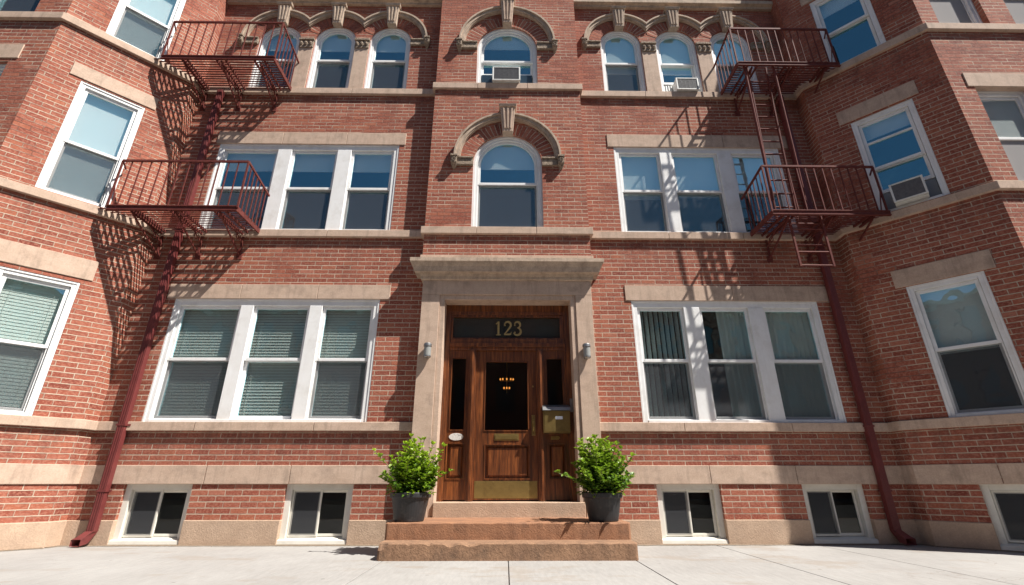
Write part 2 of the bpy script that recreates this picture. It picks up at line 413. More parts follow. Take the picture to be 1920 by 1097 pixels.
# ------------------------------------------------------------------ building
bld = thing('apartment_building', 'three storey red brick apartment building with sandstone bands, white sash windows and two projecting bays', 'building')

def arch_pts(uc, zs, r, n=20, a0=math.pi, a1=0.0):
    return [(uc + r * math.cos(a0 + (a1 - a0) * i / n), zs + r * math.sin(a0 + (a1 - a0) * i / n)) for i in range(n + 1)]

def wall_sheet(mb, F, u0, u1, z0, z1, openings, reveal=.16, uoff=0.0):
    """openings: dict(u0,u1,z0,z1[,arch=True]) arch: z1 is the springing, radius = half width"""
    us = {u0, u1}; zs = {z0, z1}; rects = []
    for o in openings:
        top = o['z1'] + ((o['u1'] - o['u0']) / 2 if o.get('arch') else 0)
        rects.append((o['u0'], o['u1'], o['z0'], top)); us |= {o['u0'], o['u1']}; zs |= {o['z0'], top}
    us = sorted(u for u in us if u0 <= u <= u1); zs = sorted(z for z in zs if z0 <= z <= z1)
    for a, b in zip(us, us[1:]):
        for c, d in zip(zs, zs[1:]):
            mu, mz = (a + b) / 2, (c + d) / 2
            if any(r[0] < mu < r[1] and r[2] < mz < r[3] for r in rects): continue
            mb.face([F(a, 0, c), F(b, 0, c), F(b, 0, d), F(a, 0, d)], [(a + uoff, c), (b + uoff, c), (b + uoff, d), (a + uoff, d)])
    for o in openings:
        a, b, c, d = o['u0'], o['u1'], o['z0'], o['z1']
        def rv(p, q):
            L = math.hypot(q[0] - p[0], q[1] - p[1])
            vert = abs(q[0] - p[0]) < abs(q[1] - p[1])
            uv = [(0, p[1]), (0, q[1]), (reveal, q[1]), (reveal, p[1])] if vert else [(p[0], 0), (q[0], 0), (q[0], reveal), (p[0], reveal)]
            mb.face([F(p[0], 0, p[1]), F(q[0], 0, q[1]), F(q[0], -reveal, q[1]), F(p[0], -reveal, p[1])], uv)
        rv((a, c), (a, d)); rv((b, d), (b, c)); rv((b, c), (a, c))
        if o.get('arch'):
            r = (b - a) / 2; uc = (a + b) / 2; pts = arch_pts(uc, d, r, 24); top = d + r
            for p, q in zip(pts, pts[1:]):
                mb.face([F(p[0], 0, p[1]), F(q[0], 0, q[1]), F(q[0], 0, top), F(p[0], 0, top)],
                        [(p[0] + uoff, p[1]), (q[0] + uoff, q[1]), (q[0] + uoff, top), (p[0] + uoff, top)])
                rv(p, q)
        else: rv((a, d), (b, d))

ZT = 10.45
W1 = (1.465, 3.235); W2 = (4.37, 6.04)
AR_L = [-4.27, -3.235, -2.20]; AR_R = [2.145, 3.19, 4.235]; AH = .385; AZ0 = 7.235; AZS = 8.44
BASE_L = [(-4.84, -3.98), (-2.80, -1.94)]; BASE_R = [(1.95, 2.78), (3.84, 4.66)]
TR1L, TR1R = (-4.86, -1.86), (1.86, 4.65)
TR2L, TR2R = (-4.84, -1.82), (1.82, 4.65)
# main wall, left and right of the central pilaster
for side, (a, b, tr1, tr2, ar, ba) in enumerate(((XL, -1.2, TR1L, TR2L, AR_L, BASE_L), (1.22, XR, TR1R, TR2R, AR_R, BASE_R))):
    mb = MB()
    ops = [dict(u0=tr1[0], u1=tr1[1], z0=W1[0], z1=W1[1]), dict(u0=tr2[0], u1=tr2[1], z0=W2[0], z1=W2[1])]
    ops += [dict(u0=c - AH, u1=c + AH, z0=AZ0, z1=AZS, arch=True) for c in ar]
    ops += [dict(u0=p, u1=q, z0=.02, z1=.70) for p, q in ba]
    wall_sheet(mb, MAIN, a, b, 0, ZT, ops)
    mb.build('wall', 'brick', bld)
# bays
BW1 = (1.465, 3.235); BW2L = (4.40, 6.27); BW2R = (4.40, 6.09); BW3 = (7.25, 8.86)
for side, F in ((0, LB), (1, RB)):
    X = XL if side == 0 else XR; XF = XLF if side == 0 else XRF
    mb = MB()
    # short return (stub)
    sg = -1 if side == 0 else 1
    mb.face([(X, 0, 0), (X, -STUB, 0), (X, -STUB, ZT), (X, 0, ZT)], [(0, 0), (STUB, 0), (STUB, ZT), (0, ZT)])
    w2 = BW2L if side == 0 else BW2R
    ops = [dict(u0=.49, u1=1.29, z0=BW1[0], z1=BW1[1]), dict(u0=.48, u1=1.27, z0=w2[0], z1=w2[1]), dict(u0=.46, u1=1.24, z0=BW3[0], z1=BW3[1]),
           dict(u0=.56, u1=1.40, z0=.02, z1=.70)]
    wall_sheet(mb, F, 0, FL, 0, ZT, ops, uoff=.3)
    # front face of the bay
    if side == 0:
        fo = [dict(u0=-8.05, u1=-7.12, z0=4.40, z1=6.30), dict(u0=-8.05, u1=-7.12, z0=7.25, z1=8.9), dict(u0=-8.05, u1=-7.12, z0=1.465, z1=3.235)]
        wall_sheet(mb, FRONT, -9.6, XF, 0, ZT, fo, uoff=.1)
    else:
        fo = [dict(u0=6.74, u1=7.54, z0=4.37, z1=6.02), dict(u0=6.66, u1=7.46, z0=7.22, z1=8.86), dict(u0=7.86, u1=8.66, z0=7.22, z1=8.86), dict(u0=7.0, u1=7.8, z0=1.465, z1=3.235)]
        wall_sheet(mb, FRONT, XF, 9.6, 0, ZT, fo, uoff=.1)
    mb.build('bay_wall', 'brick', bld)
# pilaster
PW0, PW1 = -1.25, 1.275
PC = .0
c2 = dict(u0=-.545, u1=.575, z0=4.345, z1=5.56, arch=True); c3 = dict(u0=-.545, u1=.54, z0=7.22, z1=8.09, arch=True)
mb = MB(); wall_sheet(mb, PIL, PW0, PW1, 3.5, ZT, [c2, c3], reveal=.18)
for X in (PW0, PW1): mb.face([(X, 0, 3.5), (X, -PILK, 3.5), (X, -PILK, ZT), (X, 0, ZT)], [(0, 3.5), (PILK, 3.5), (PILK, ZT), (0, ZT)])
mb.build('pilaster', 'brick', bld)
# shell behind the facade, roof
mb = MB()
plan = [(-9.6, YF + .2), (XLF, YF + .2), (XL - .14, -STUB + .06), (XL - .14, .2), (-1.3, .22), (-1.3, .24), (1.3, .24), (1.3, .22), (XR + .14, .2), (XR + .14, -STUB + .06), (XRF, YF + .2), (9.6, YF + .2), (9.6, 3), (-9.6, 3)]
def rect(mb, pts): mb.face(pts)
mb.face([(-9.6, 1.6, 0), (9.6, 1.6, 0), (9.6, 1.6, ZT), (-9.6, 1.6, ZT)])
for X in (-9.6, 9.6): mb.face([(X, YF, 0), (X, 1.6, 0), (X, 1.6, ZT), (X, YF, ZT)])
for X in (-1.5, 1.5): mb.face([(X, .25, 0), (X, 1.6, 0), (X, 1.6, ZT), (X, .25, ZT)])
for Z in (1.2, 3.9, 6.8):
    mb.face([(-9.6, YF + .15, Z), (XLF, YF + .15, Z), (XL - .1, .1, Z), (-1.5, .26, Z), (-1.5, 1.6, Z), (-9.6, 1.6, Z)])
    mb.face([(9.6, YF + .15, Z), (XRF, YF + .15, Z), (XR + .1, .1, Z), (1.5, .26, Z), (1.5, 1.6, Z), (9.6, 1.6, Z)])
for Z in (3.45, 6.8): mb.face([(-1.5, .27, Z), (1.5, .27, Z), (1.5, 1.6, Z), (-1.5, 1.6, Z)])
mb.build('interior', 'interior', bld)
mb = MB()
mb.face([(-9.6, YF, ZT), (XLF, YF, ZT), (XL, -STUB, ZT), (XL, 0, ZT), (XR, 0, ZT), (XR, -STUB, ZT), (XRF, YF, ZT), (9.6, YF, ZT), (9.6, 9, ZT), (-9.6, 9, ZT)])
mb.face([(-9.6, 9, 0), (9.6, 9, 0), (9.6, 9, ZT), (-9.6, 9, ZT)])
for X in (-9.61, 9.61): mb.face([(X, YF, 0), (X, 9, 0), (X, 9, ZT), (X, YF, ZT)])
mb.build('roof', 'roof', bld)

# ---- string courses (continuous bands)
pathL = [(-9.6, YF), (XLF, YF), (XL, -STUB), (XL, 0)]
pathR = [(XR, 0), (XR, -STUB), (XRF, YF), (9.6, YF)]
def band(name, z0, z1, p, xl, xr, mat='stone', joint=1.5, extra=None, label=None):
    prof = [(p, z0), (p, z1)]
    mb = MB(); sweep(mb, pathL + [(xl, 0)], prof, joint); mb.build(name, mat, bld, bevel=.006)
    mb = MB(); sweep(mb, [(xr, 0)] + pathR, prof, joint); mb.build(name, mat, bld, bevel=.006)
SX0, SX1 = -1.22, 1.25
band('sill_course', 1.35, 1.465, .055, SX0 + .02, SX1 - .02)
band('sill_course', 4.25, 4.37, .055, PW0 + .003, PW1 - .003)
band('sill_course', 7.11, 7.235, .055, PW0 + .003, PW1 - .003)
band('water_table', .697, .925, .018, SX0 + .02, SX1 - .02, 'stone', 1.25)
# base course, broken by the basement windows
def seg(path, mat='base_stone'):
    mb = MB(); sweep(mb, path, [(.022, -.02), (.022, .28)], 1.1); mb.build('base_course', mat, bld, bevel=.006)
bl = lambda F, t: tuple(F(t, 0, 0)[:2])
q_ = .004
seg([(-9.6, YF), (XLF, YF), bl(LB, 1.40 - q_)]); seg([bl(LB, .56 + q_), (XL, -STUB), (XL, 0), (BASE_L[0][0] + q_, 0)])
seg([(BASE_L[0][1] - q_, 0), (BASE_L[1][0] + q_, 0)]); seg([(BASE_L[1][1] - q_, 0), (SX0 + .02, 0)])
seg([(SX1 - .02, 0), (BASE_R[0][0] + q_, 0)]); seg([(BASE_R[0][1] - q_, 0), (BASE_R[1][0] + q_, 0)])
seg([(BASE_R[1][1] - q_, 0), (XR, 0), (XR, -STUB), bl(RB, .56 + q_)]); seg([bl(RB, 1.40 - q_), (XRF, YF), (9.6, YF)])
# pilaster bands
for z0, z1, ex in ((4.225, 4.345, .05), (7.095, 7.22, .045)):
    mb = MB(); sweep(mb, [(PW0, 0), (PW0, -PILK), (PW1, -PILK), (PW1, 0)], [(ex, z0), (ex, z1)], .9); mb.build('sill_course', 'stone', bld, bevel=.006)
# upper metal cornice
for pth in ([(XL, 0), (PW0 + .003, 0)], [(PW1 - .003, 0), (XR, 0)]):
    mb = MB(); sweep(mb, pth, [(.02, 9.36), (.06, 9.36), (.06, 9.40), (.12, 9.42), (.12, 9.50), (.03, 9.56)], 0); mb.build('cornice', 'stone_dark', bld)
mb = MB()
sweep(mb, pathL + [(PW0, 0), (PW0, -PILK), (PW1, -PILK), (PW1, 0)] + pathR, [(.05, ZT - .25), (.05, ZT - .15), (.14, ZT - .05), (.14, ZT + .03)], 0); mb.build('roof_cornice', 'stone_dark', bld)

# ---- lintels
def lintel(F, u0, u1, z0, z1, n=1, p=.014, cuts=None):
    mb = MB(); cs = cuts or [u0 + (u1 - u0) * k / n for k in range(1, n)]
    z0 -= .0035; e = [u0] + cs + [u1]
    for a, b in zip(e, e[1:]):
        mb.box(F, a + (.0025 if a != u0 else 0), b - (.0025 if b != u1 else 0), -.12, p, z0, z1)
    mb.build('lintel', 'stone', bld, bevel=.005)
lintel(MAIN, -4.98, -1.72, W1[1], 3.46, 3, cuts=[-3.92, -2.79])
lintel(MAIN, 1.78, 4.83, W1[1], 3.475, 1, cuts=[3.4])
lintel(MAIN, -4.84 - .06, -1.72, W2[1], 6.28, 3, cuts=[-3.8, -2.72])
lintel(MAIN, 1.72, 4.83, W2[1], 6.30, 1, cuts=[3.72])
lintel(LB, .38, 1.38, BW1[1] + .06, 3.58); lintel(RB, .38, 1.41, BW1[1] + .01, 3.50)
lintel(LB, .36, 1.41, BW2L[1] + .03, 6.53); lintel(RB, .34, 1.36, BW2R[1] + .04, 6.38)
lintel(LB, .36, 1.38, BW3[1] + .03, 9.10); lintel(RB, .34, 1.36, BW3[1] + .03, 9.10)
lintel(FRONT, -8.2, -7.0, 6.36, 6.62); lintel(FRONT, -8.2, -7.0, 8.9, 9.13); lintel(FRONT, -8.2, -7.0, 3.235, 3.48)
lintel(FRONT, 6.64, 7.66, 6.02, 6.27); lintel(FRONT, 6.56, 7.56, 8.86, 9.1); lintel(FRONT, 7.76, 8.76, 8.86, 9.1); lintel(FRONT, 6.9, 7.9, 3.235, 3.48)

# ---- arches: brick rings, hood moulds, keystones, label stops
def ring_faces(mb, F, uc, zs, r0, r1, o, a0, a1, n=28):
    mb_v = []
    for i in range(n):
        p = a0 + (a1 - a0) * i / n; q = a0 + (a1 - a0) * (i + 1) / n
        pts = [(r0, p), (r1, p), (r1, q), (r0, q)]
        rm = (r0 + r1) / 2
        mb.face([F(uc + r * math.cos(a), o, zs + r * math.sin(a)) for r, a in pts],
                [(0.003 + (r - r0) / (r1 - r0) * .209, a * rm) for r, a in pts])
def hood(F, uc, zs, r0, r1, o0, o1, lim_l=None, lim_r=None, n=30):
    def rng(r):
        a0 = math.pi if lim_l is None else math.pi - math.acos(min(1, lim_l / r))
        a1 = 0 if lim_r is None else math.acos(min(1, lim_r / r))
        return a0, a1
    mb = MB()
    steps = [(r1 - .032, r1, o0, o1), (r0 + .018, r1 - .032, o0, o1 - .028), (r0, r0 + .018, o0, o1 - .045)]
    for ri, ro, oa, ob in steps:
        a0, a1 = rng(ro); outer = arch_pts(uc, zs, ro, n, a0, a1)
        b0, b1 = rng(ri); inner = arch_pts(uc, zs, ri, n, b0, b1)
        mb.strip(F, outer, inner, oa, ob)
    mb.build('hood_mould', 'stone_dark', bld)
def keystone(F, uc, zb, zt, wb, wt, o=.13, mat='stone_dark'):
    mb = MB()
    def blk(zb, zt, wb, wt, oa, ob0, ob1):
        mb.hexa([F(uc - wb / 2, oa, zb), F(uc + wb / 2, oa, zb), F(uc + wb / 2, ob0, zb), F(uc - wb / 2, ob0, zb)],
                [F(uc - wt / 2, oa, zt), F(uc + wt / 2, oa, zt), F(uc + wt / 2, ob1, zt), F(uc - wt / 2, ob1, zt)])
    blk(zb, zt - .05, wb, wt * .96, -.1, o * .75, o)
    blk(zt - .048, zt, wt * 1.1, wt * 1.16, -.02, o + .02, o + .035)
    # raised inner panel and fluting
    for k in (-1, 0, 1):
        w = wb * .16
        mb.hexa([F(uc + k * wb * .27 - w / 2, 0, zb + .05), F(uc + k * wb * .27 + w / 2, 0, zb + .05), F(uc + k * wb * .27 + w / 2, o * .75 + .017, zb + .05), F(uc + k * wb * .27 - w / 2, o * .75 + .017, zb + .05)],
                [F(uc + k * wt * .27 - w / 2, 0, zt - .08), F(uc + k * wt * .27 + w / 2, 0, zt - .08), F(uc + k * wt * .27 + w / 2, o + .014, zt - .08), F(uc + k * wt * .27 - w / 2, o + .014, zt - .08)])
    mb.build('keystone', mat, bld, bevel=.004)
def label_stop(F, ua, ub, z0, z1, end):
    """impost strip from ua to ub with a carved block at the outer end"""
    mb = MB(); mb.box(F, min(ua, ub), max(ua, ub), -.02, .045, z0 + .01, z1 - .03); mb.box(F, min(ua, ub), max(ua, ub), -.02, .065, z1 - .028, z1)
    s = 1 if ub > ua else -1; e = ub
    if end:
        a, b = sorted((e - s * .05, e + s * .045))
        mb.box(F, a, b, -.02, .10, z0 + .02, z1 - .028); mb.box(F, a - .008, b + .008, -.02, .118, z1 - .026, z1 + .006)
        mb.hexa([F(a + .03, -.02, z0 - .05), F(b - .03, -.02, z0 - .05), F(b - .03, .02, z0 - .05), F(a + .03, .02, z0 - .05)],
                [F(a, -.02, z0 + .02), F(b, -.02, z0 + .02), F(b, .095, z0 + .02), F(a, .095, z0 + .02)])
        cu, cz = (a + b) / 2, (z0 + z1) / 2
        for k in range(6):
            t = k * math.pi / 3; mb.lathe(F(cu + .025 * math.cos(t), .10, cz + .025 * math.sin(t)), [(0, .012), (.012, .006), (.014, -.006), (0, -.012)], 6)
    mb.build('label_stop', 'carved', bld, bevel=.004)
for gi, (cs, ) in enumerate(((AR_L,), (AR_R,))):
    mb = MB()
    d = (cs[1] - cs[0]) / 2
    for c in cs:
        ring_faces(mb, MAIN, c, AZS, AH, .60, .004, 0.45 if c != cs[-1] else 0.0, math.pi - (.45 if c != cs[0] else 0.0))
    mb.build('arch_ring', 'soldier', bld)
    for i, c in enumerate(cs):
        hood(MAIN, c, AZS + .02, .60, .70, -.02, .085, d if i > 0 else None, d if i < 2 else None)
        keystone(MAIN, c, AZS + AH - .02, 9.27, .17, .25, .12)
    # impost strips, capitals and stone piers
    label_stop(MAIN, cs[0] - AH, cs[0] - .70, AZS - .13, AZS + .015, True)
    label_stop(MAIN, cs[2] + AH, cs[2] + .70, AZS - .13, AZS + .015, True)
    for i in range(2):
        a, b = cs[i] + AH + .002, cs[i + 1] - AH - .002
        mb = MB(); mb.box(MAIN, a, b, -.12, .012, 7.236, AZS - .20); mb.build('pier', 'stone', bld, bevel=.004)
        mb = MB(); mb.box(MAIN, a, b, -.12, .03, AZS - .20, AZS - .03); mb.box(MAIN, a - .01, b + .01, -.02, .055, AZS - .03, AZS + .015)
        for k in range(3):
            uc = a + (b - a) * (k + .5) / 3
            mb.lathe(MAIN(uc, .035, AZS - .11), [(0, .05), (.022, .03), (.034, 0), (.02, -.035), (0, -.05)], 8)
        mb.build('capital', 'carved', bld, bevel=.003)
for o, hz, ks, kt in ((c2, 5.64, 6.14, 6.63), (c3, 8.20, 8.62, 9.20)):
    uc = (o['u0'] + o['u1']) / 2; r = (o['u1'] - o['u0']) / 2
    mb = MB(); ring_faces(mb, PIL, uc, o['z1'], r, r + .235, .004, 0, math.pi, 36); mb.build('arch_ring', 'soldier', bld)
    hood(PIL, uc, hz, .77, .875, -.02, .10)
    keystone(PIL, uc, o['z1'] + r - .01, kt, .17, .26, .15, 'stone')
    label_stop(PIL, o['u0'], uc - .87, hz - .16, hz, True); label_stop(PIL, o['u1'], uc + .87, hz - .16, hz, True)

# ------------------------------------------------------------------ windows
def rect_outline(u0, u1, z0, z1): return [(u0, z0), (u0, z1), (u1, z1), (u1, z0)]
def arch_outline(u0, u1, z0, zs, inset=0, n=20):
    uc = (u0 + u1) / 2; r = (u1 - u0) / 2
    return [(u0, z0)] + arch_pts(uc, zs, r, n) + [(u1, z0)]
def interior_blind(F, win, kind, u0, u1, z0, z1, arch=None):
    o = -.14
    if not kind: return
    t = kind[0]; frac = kind[1] if len(kind) > 1 else 1.0
    zb = z1 - (z1 - z0) * frac; z1 += .18
    mb = MB()
    if t == 'shade':
        mb.box(F, u0 - .03, u1 + .03, o - .004, o, zb, z1 + .02); mb.box(F, u0 - .03, u1 + .03, o - .008, o + .006, zb - .02, zb)
        mb.build('roller_shade', 'shade', win)
    elif t == 'venetian':
        z = z1; a = R_(kind[2] if len(kind) > 2 else 38)
        while z > zb:
            w = .022; mb.face([F(u0 - .02, o - w * math.cos(a), z + w * math.sin(a)), F(u1 + .02, o - w * math.cos(a), z + w * math.sin(a)),
                               F(u1 + .02, o + w * math.cos(a), z - w * math.sin(a)), F(u0 - .02, o + w * math.cos(a), z - w * math.sin(a))])
            z -= .0425
        for uu in (u0 + .12, u1 - .12): mb.box(F, uu - .0015, uu + .0015, o + .022, o + .025, zb, z1)
        mb.build('venetian_blind', 'blind', win)
    elif t == 'vertical':
        ua, ub = (kind[2] if len(kind) > 2 else (0, 1)); a = R_(kind[3] if len(kind) > 3 else 50)
        x0, x1 = u0 + (u1 - u0) * ua, u0 + (u1 - u0) * ub; x = x0; w = .036
        while x < x1:
            mb.face([F(x - w * math.cos(a), o - w * math.sin(a), zb), F(x + w * math.cos(a), o + w * math.sin(a), zb),
                     F(x + w * math.cos(a), o + w * math.sin(a), z1), F(x - w * math.cos(a), o - w * math.sin(a), z1)]); x += .075
        mb.build('vertical_blind', 'vblind', win)
    elif t == 'curtain':
        ua, ub = (kind[2] if len(kind) > 2 else (0, 1))
        x0, x1 = u0 + (u1 - u0) * ua - .02, u0 + (u1 - u0) * ub + .02; n = 90
        ph = random.random() * 6
        def cx(i): 
            u = x0 + (x1 - x0) * i / n; return u, o + .018 * math.sin(u * 70 + ph + 1.3 * math.sin(u * 13))
        for i in range(n):
            a, b = cx(i), cx(i + 1); mb.face([F(a[0], a[1], zb), F(b[0], b[1], zb), F(b[0], b[1], z1), F(a[0], a[1], z1)])
        mb.build('curtain', 'curtain', win)

def sash_unit(F, win, u0, u1, z0, z1, zm, so=-.045, screen=True, blind=None, mat='white', lower_lift=0, arch=False, muntins=(), low_bottom=None):
    """double-hung sashes filling the rectangle (or arched head when arch=True: z1 is the springing)"""
    st = .042
    top = z1
    # upper sash
    mb = MB(); oa, ob = so - .035, so
    if arch:
        outer = arch_outline(u0, u1, zm - .02, z1); inner = arch_outline(u0 + st, u1 - st, zm - .02, z1)
        mb.strip(F, outer, inner, oa, ob)
    else:
        mb.box(F, u0, u0 + st, oa, ob, zm - .02, z1); mb.box(F, u1 - st, u1, oa, ob, zm - .02, z1); mb.box(F, u0 + st, u1 - st, oa, ob - .001, z1 - .045, z1)
    mb.box(F, u0 + st, u1 - st, oa, ob + .004, zm - .022, zm + .022)
    for zz in muntins:
        if zz > zm: mb.box(F, u0 + st, u1 - st, oa, ob, zz - .016, zz + .016)
    mb.build('upper_sash', mat, win, bevel=.004)
    mb = MB(); go = so - .02
    if arch: mb.prism(F, arch_outline(u0 + st * .8, u1 - st * .8, zm, z1), go - .004, go)
    else: mb.box(F, u0 + st * .8, u1 - st * .8, go - .004, go, zm, z1 - .03)
    mb.build('pane', 'glass', win)
    # lower sash
    lb = z0 if low_bottom is None else low_bottom
    oa2, ob2 = so - .075, so - .038
    mb = MB(); mb.box(F, u0, u0 + st, oa2, ob2, lb, zm); mb.box(F, u1 - st, u1, oa2, ob2, lb, zm)
    mb.box(F, u0 + st, u1 - st, oa2, ob2 - .001, lb, lb + .055); mb.box(F, u0 + st, u1 - st, oa2, ob2 - .001, zm - .03, zm + .012)
    for zz in muntins:
        if zz < zm: mb.box(F, u0 + st, u1 - st, oa2, ob2, zz - .016, zz + .016)
    mb.build('lower_sash', mat, win, bevel=.004)
    go = so - .058
    mb = MB(); mb.box(F, u0 + st * .8, u1 - st * .8, go - .004, go, lb + .04, zm - .02); mb.build('pane', 'glass', win)
    if screen:
        mb = MB(); s2 = .018
        mb.box(F, u0, u0 + s2, so - .02, so - .008, z0, zm - .022); mb.box(F, u1 - s2, u1, so - .02, so - .008, z0, zm - .022)
        mb.box(F, u0 + s2, u1 - s2, so - .02, so - .009, z0, z0 + s2)
        sf = mb.build('screen_frame', mat, win)
        mb = MB(); mb.face([F(u0 + s2 * .8, so - .016, z0 + s2 * .8), F(u1 - s2 * .8, so - .016, z0 + s2 * .8), F(u1 - s2 * .8, so - .016, zm - .022), F(u0 + s2 * .8, so - .016, zm - .022)])
        mb.build('insect_screen', 'screen', win)
    zt = z1 + (u1 - u0) / 2 if arch else z1
    interior_blind(F, win, blind, u0, u1, z0, zt)

def casing_rect(mb, F, u0, u1, z0, z1, side=.085, head=.085, sill=.04, front=-.018, back=-.16):
    e = .003
    mb.box(F, u0 - e, u0 + side, back, front, z0 - e, z1 + e); mb.box(F, u1 - side, u1 + e, back, front, z0 - e, z1 + e)
    mb.box(F, u0 + side, u1 - side, back, front - .002, z1 - head, z1 + e); mb.box(F, u0 + side, u1 - side, back, front + .012, z0 - e, z0 + sill)
    # outer brick mould and inner stop bead
    mb.box(F, u0 - e + .004, u0 + .03, front, front + .012, z0 + .002, z1 + e); mb.box(F, u1 - .03, u1 + e - .004, front, front + .012, z0 + .002, z1 + e)
    mb.box(F, u0 + .03, u1 - .03, front, front + .011, z1 - .03, z1 + e - .001)

def triple(F, u0, u1, z0, z1, mulls, zm, blinds, screens):
    """mulls: list of two (a,b) flat mullion boards"""
    win_b = MB(); casing_rect(win_b, F, u0, u1, z0, z1, head=.10)
    for a, b in mulls: win_b.box(F, a, b, -.16, -.012, z0 + .03, z1 - .10)
    win = win_b.build('window', 'white', bld, bevel=.004)
    edges = [(u0 + .085, mulls[0][0]), (mulls[0][1], mulls[1][0]), (mulls[1][1], u1 - .085)]
    for (a, b), bl_, sc in zip(edges, blinds, screens):
        sash_unit(F, win, a + .002, b - .002, z0 + .04, z1 - .10, zm, so=-.05, blind=bl_, screen=sc)
    return win
Z1M, Z2M = 2.335, 5.19
triple(MAIN, *TR1L, *W1, [(-3.885, -3.70), (-2.88, -2.695)], Z1M, [('venetian', 1, 74), ('venetian', 1, 70), ('venetian', 1, 74)], (True, False, True))
triple(MAIN, *TR1R, *W1, [(2.635, 2.87), (3.60, 3.825)], Z1M, [('vertical', 1, (0, 1), 62), ('curtain', 1, (.42, 1)), ('curtain', 1, (0, 1))], (True, True, True))
triple(MAIN, *TR2L, *W2, [(-3.85, -3.62), (-2.85, -2.62)], Z2M, [('shade', .22), ('shade', .22), ('shade', .22)], (True, True, True))
triple(MAIN, *TR2R, *W2, [(2.60, 2.80), (3.585, 3.82)], Z2M, [('shade', .55), ('shade', .52), ('shade', .52)], (True, True, True))

def arched(F, o, zm, blind, screen=True, muntins=(), low_bottom=None, cas=.065, front=-.05):
    u0, u1, z0, zs = o['u0'], o['u1'], o['z0'], o['z1']
    mb = MB(); e = .003
    mb.strip(F, arch_outline(u0 - e, u1 + e, z0, zs), arch_outline(u0 + cas, u1 - cas, z0, zs), -.17, front)
    mb.strip(F, arch_outline(u0 - e, u1 + e, z0, zs), arch_outline(u0 + cas * .45, u1 - cas * .45, z0, zs), front, front + .018)
    mb.box(F, u0 + cas, u1 - cas, -.17, front + .01, z0, z0 + .035)
    win = mb.build('window', 'white', bld)
    sash_unit(F, win, u0 + cas + .001, u1 - cas - .001, z0 + .035, zs, zm, so=front - .025, blind=blind, screen=screen, arch=True, muntins=muntins, low_bottom=low_bottom)
    return win
for i, c in enumerate(AR_L): arched(MAIN, dict(u0=c - AH, u1=c + AH, z0=AZ0, z1=AZS), 8.02, ('shade', .28), True)
for i, c in enumerate(AR_R): arched(MAIN, dict(u0=c - AH, u1=c + AH, z0=AZ0, z1=AZS), 8.02, ('shade', .62 if i < 2 else .9), i != 1, low_bottom=7.56 if i == 1 else None)
arched(PIL, c2, 5.20, ('shade', .30), True, cas=.075)
arched(PIL, c3, 7.84, ('shade', .25), False, cas=.075, low_bottom=7.53)

def single(F, u0, u1, z0, z1, zm, blind, screen=True, muntins=(), low_bottom=None, front=-.018):
    mb = MB(); casing_rect(mb, F, u0, u1, z0, z1, side=.075, head=.075, front=front)
    win = mb.build('window', 'white', bld, bevel=.004)
    sash_unit(F, win, u0 + .077, u1 - .077, z0 + .04, z1 - .077, zm, so=front - .03, blind=blind, screen=screen, muntins=muntins, low_bottom=low_bottom)
    return win
single(LB, .49, 1.29, *BW1, 2.33, ('venetian', 1, 80)); single(LB, .48, 1.27, *BW2L, 5.25, ('shade', 1)); single(LB, .46, 1.24, *BW3, 8.02, ('shade', 1))
single(RB, .49, 1.29, *BW1, 2.33, ('shade', .52)); single(RB, .48, 1.27, *BW2R, 5.18, ('shade', .15), False, muntins=(5.64,), low_bottom=4.76); single(RB, .46, 1.24, *BW3, 8.02, ('shade', .18), False)
for u0, u1, z0, z1 in ((-8.05, -7.12, 4.40, 6.30), (-8.05, -7.12, 7.25, 8.9), (-8.05, -7.12, 1.465, 3.235)): single(FRONT, u0, u1, z0, z1, (z0 + z1) / 2, ('shade', .5), front=-.06)
for u0, u1, z0, z1, b_ in ((6.74, 7.54, 4.37, 6.02, ('shade', .95)), (6.66, 7.46, 7.22, 8.86, ('shade', .9)), (7.86, 8.66, 7.22, 8.86, ('shade', .9)), (7.0, 7.8, 1.465, 3.235, ('shade', .5))): single(FRONT, u0, u1, z0, z1, (z0 + z1) / 2, b_, front=-.09)

def basement(F, u0, u1, z0=.02, z1=.70):
    mb = MB(); f = -.045; e = .003
    mb.box(F, u0 - e, u0 + .075, -.17, f, z0, z1 + e); mb.box(F, u1 - .075, u1 + e, -.17, f, z0, z1 + e)
    mb.box(F, u0 + .075, u1 - .075, -.17, f - .002, z1 - .07, z1 + e)
    mb.hexa([F(u0 - e, -.17, z0 - .01), F(u1 + e, -.17, z0 - .01), F(u1 + e, .012, z0 - .01), F(u0 - e, .012, z0 - .01)],
            [F(u0 - e, -.17, z0 + .075), F(u1 + e, -.17, z0 + .075), F(u1 + e, .006, z0 + .035), F(u0 - e, .006, z0 + .035)])
    win = mb.build('basement_window', 'cream', bld, bevel=.004)
    a, b, c, d = u0 + .077, u1 - .077, z0 + .068, z1 - .072; um = (a + b) / 2
    mb = MB(); s = .032
    for x0, x1, o in ((a, um + .018, -.085), (um - .018, b, -.105)):
        mb.box(F, x0, x0 + s, o - .018, o, c, d); mb.box(F, x1 - s, x1, o - .018, o, c, d); mb.box(F, x0 + s, x1 - s, o - .018, o - .001, c, c + s); mb.box(F, x0 + s, x1 - s, o - .018, o - .001, d - s, d)
    mb.build('sliding_sash', 'cream', win, bevel=.003)
    mb = MB(); mb.box(F, a + .02, b - .02, -.118, -.114, c + .02, d - .02); mb.build('pane', 'glass_door', win)
    mb = MB(); mb.face([F(a + .02, -.082, c + .02), F(um, -.082, c + .02), F(um, -.082, d - .02), F(a + .02, -.082, d - .02)]); mb.build('insect_screen', 'screen', win)
    mb = MB(); mb.box(F, u0, u1, -.60, -.59, -.1, z1 + .1); mb.box(F, u0, u1, -.6, -.17, z0 - .02, z0 + .01); mb.build('window_well', 'interior', win)
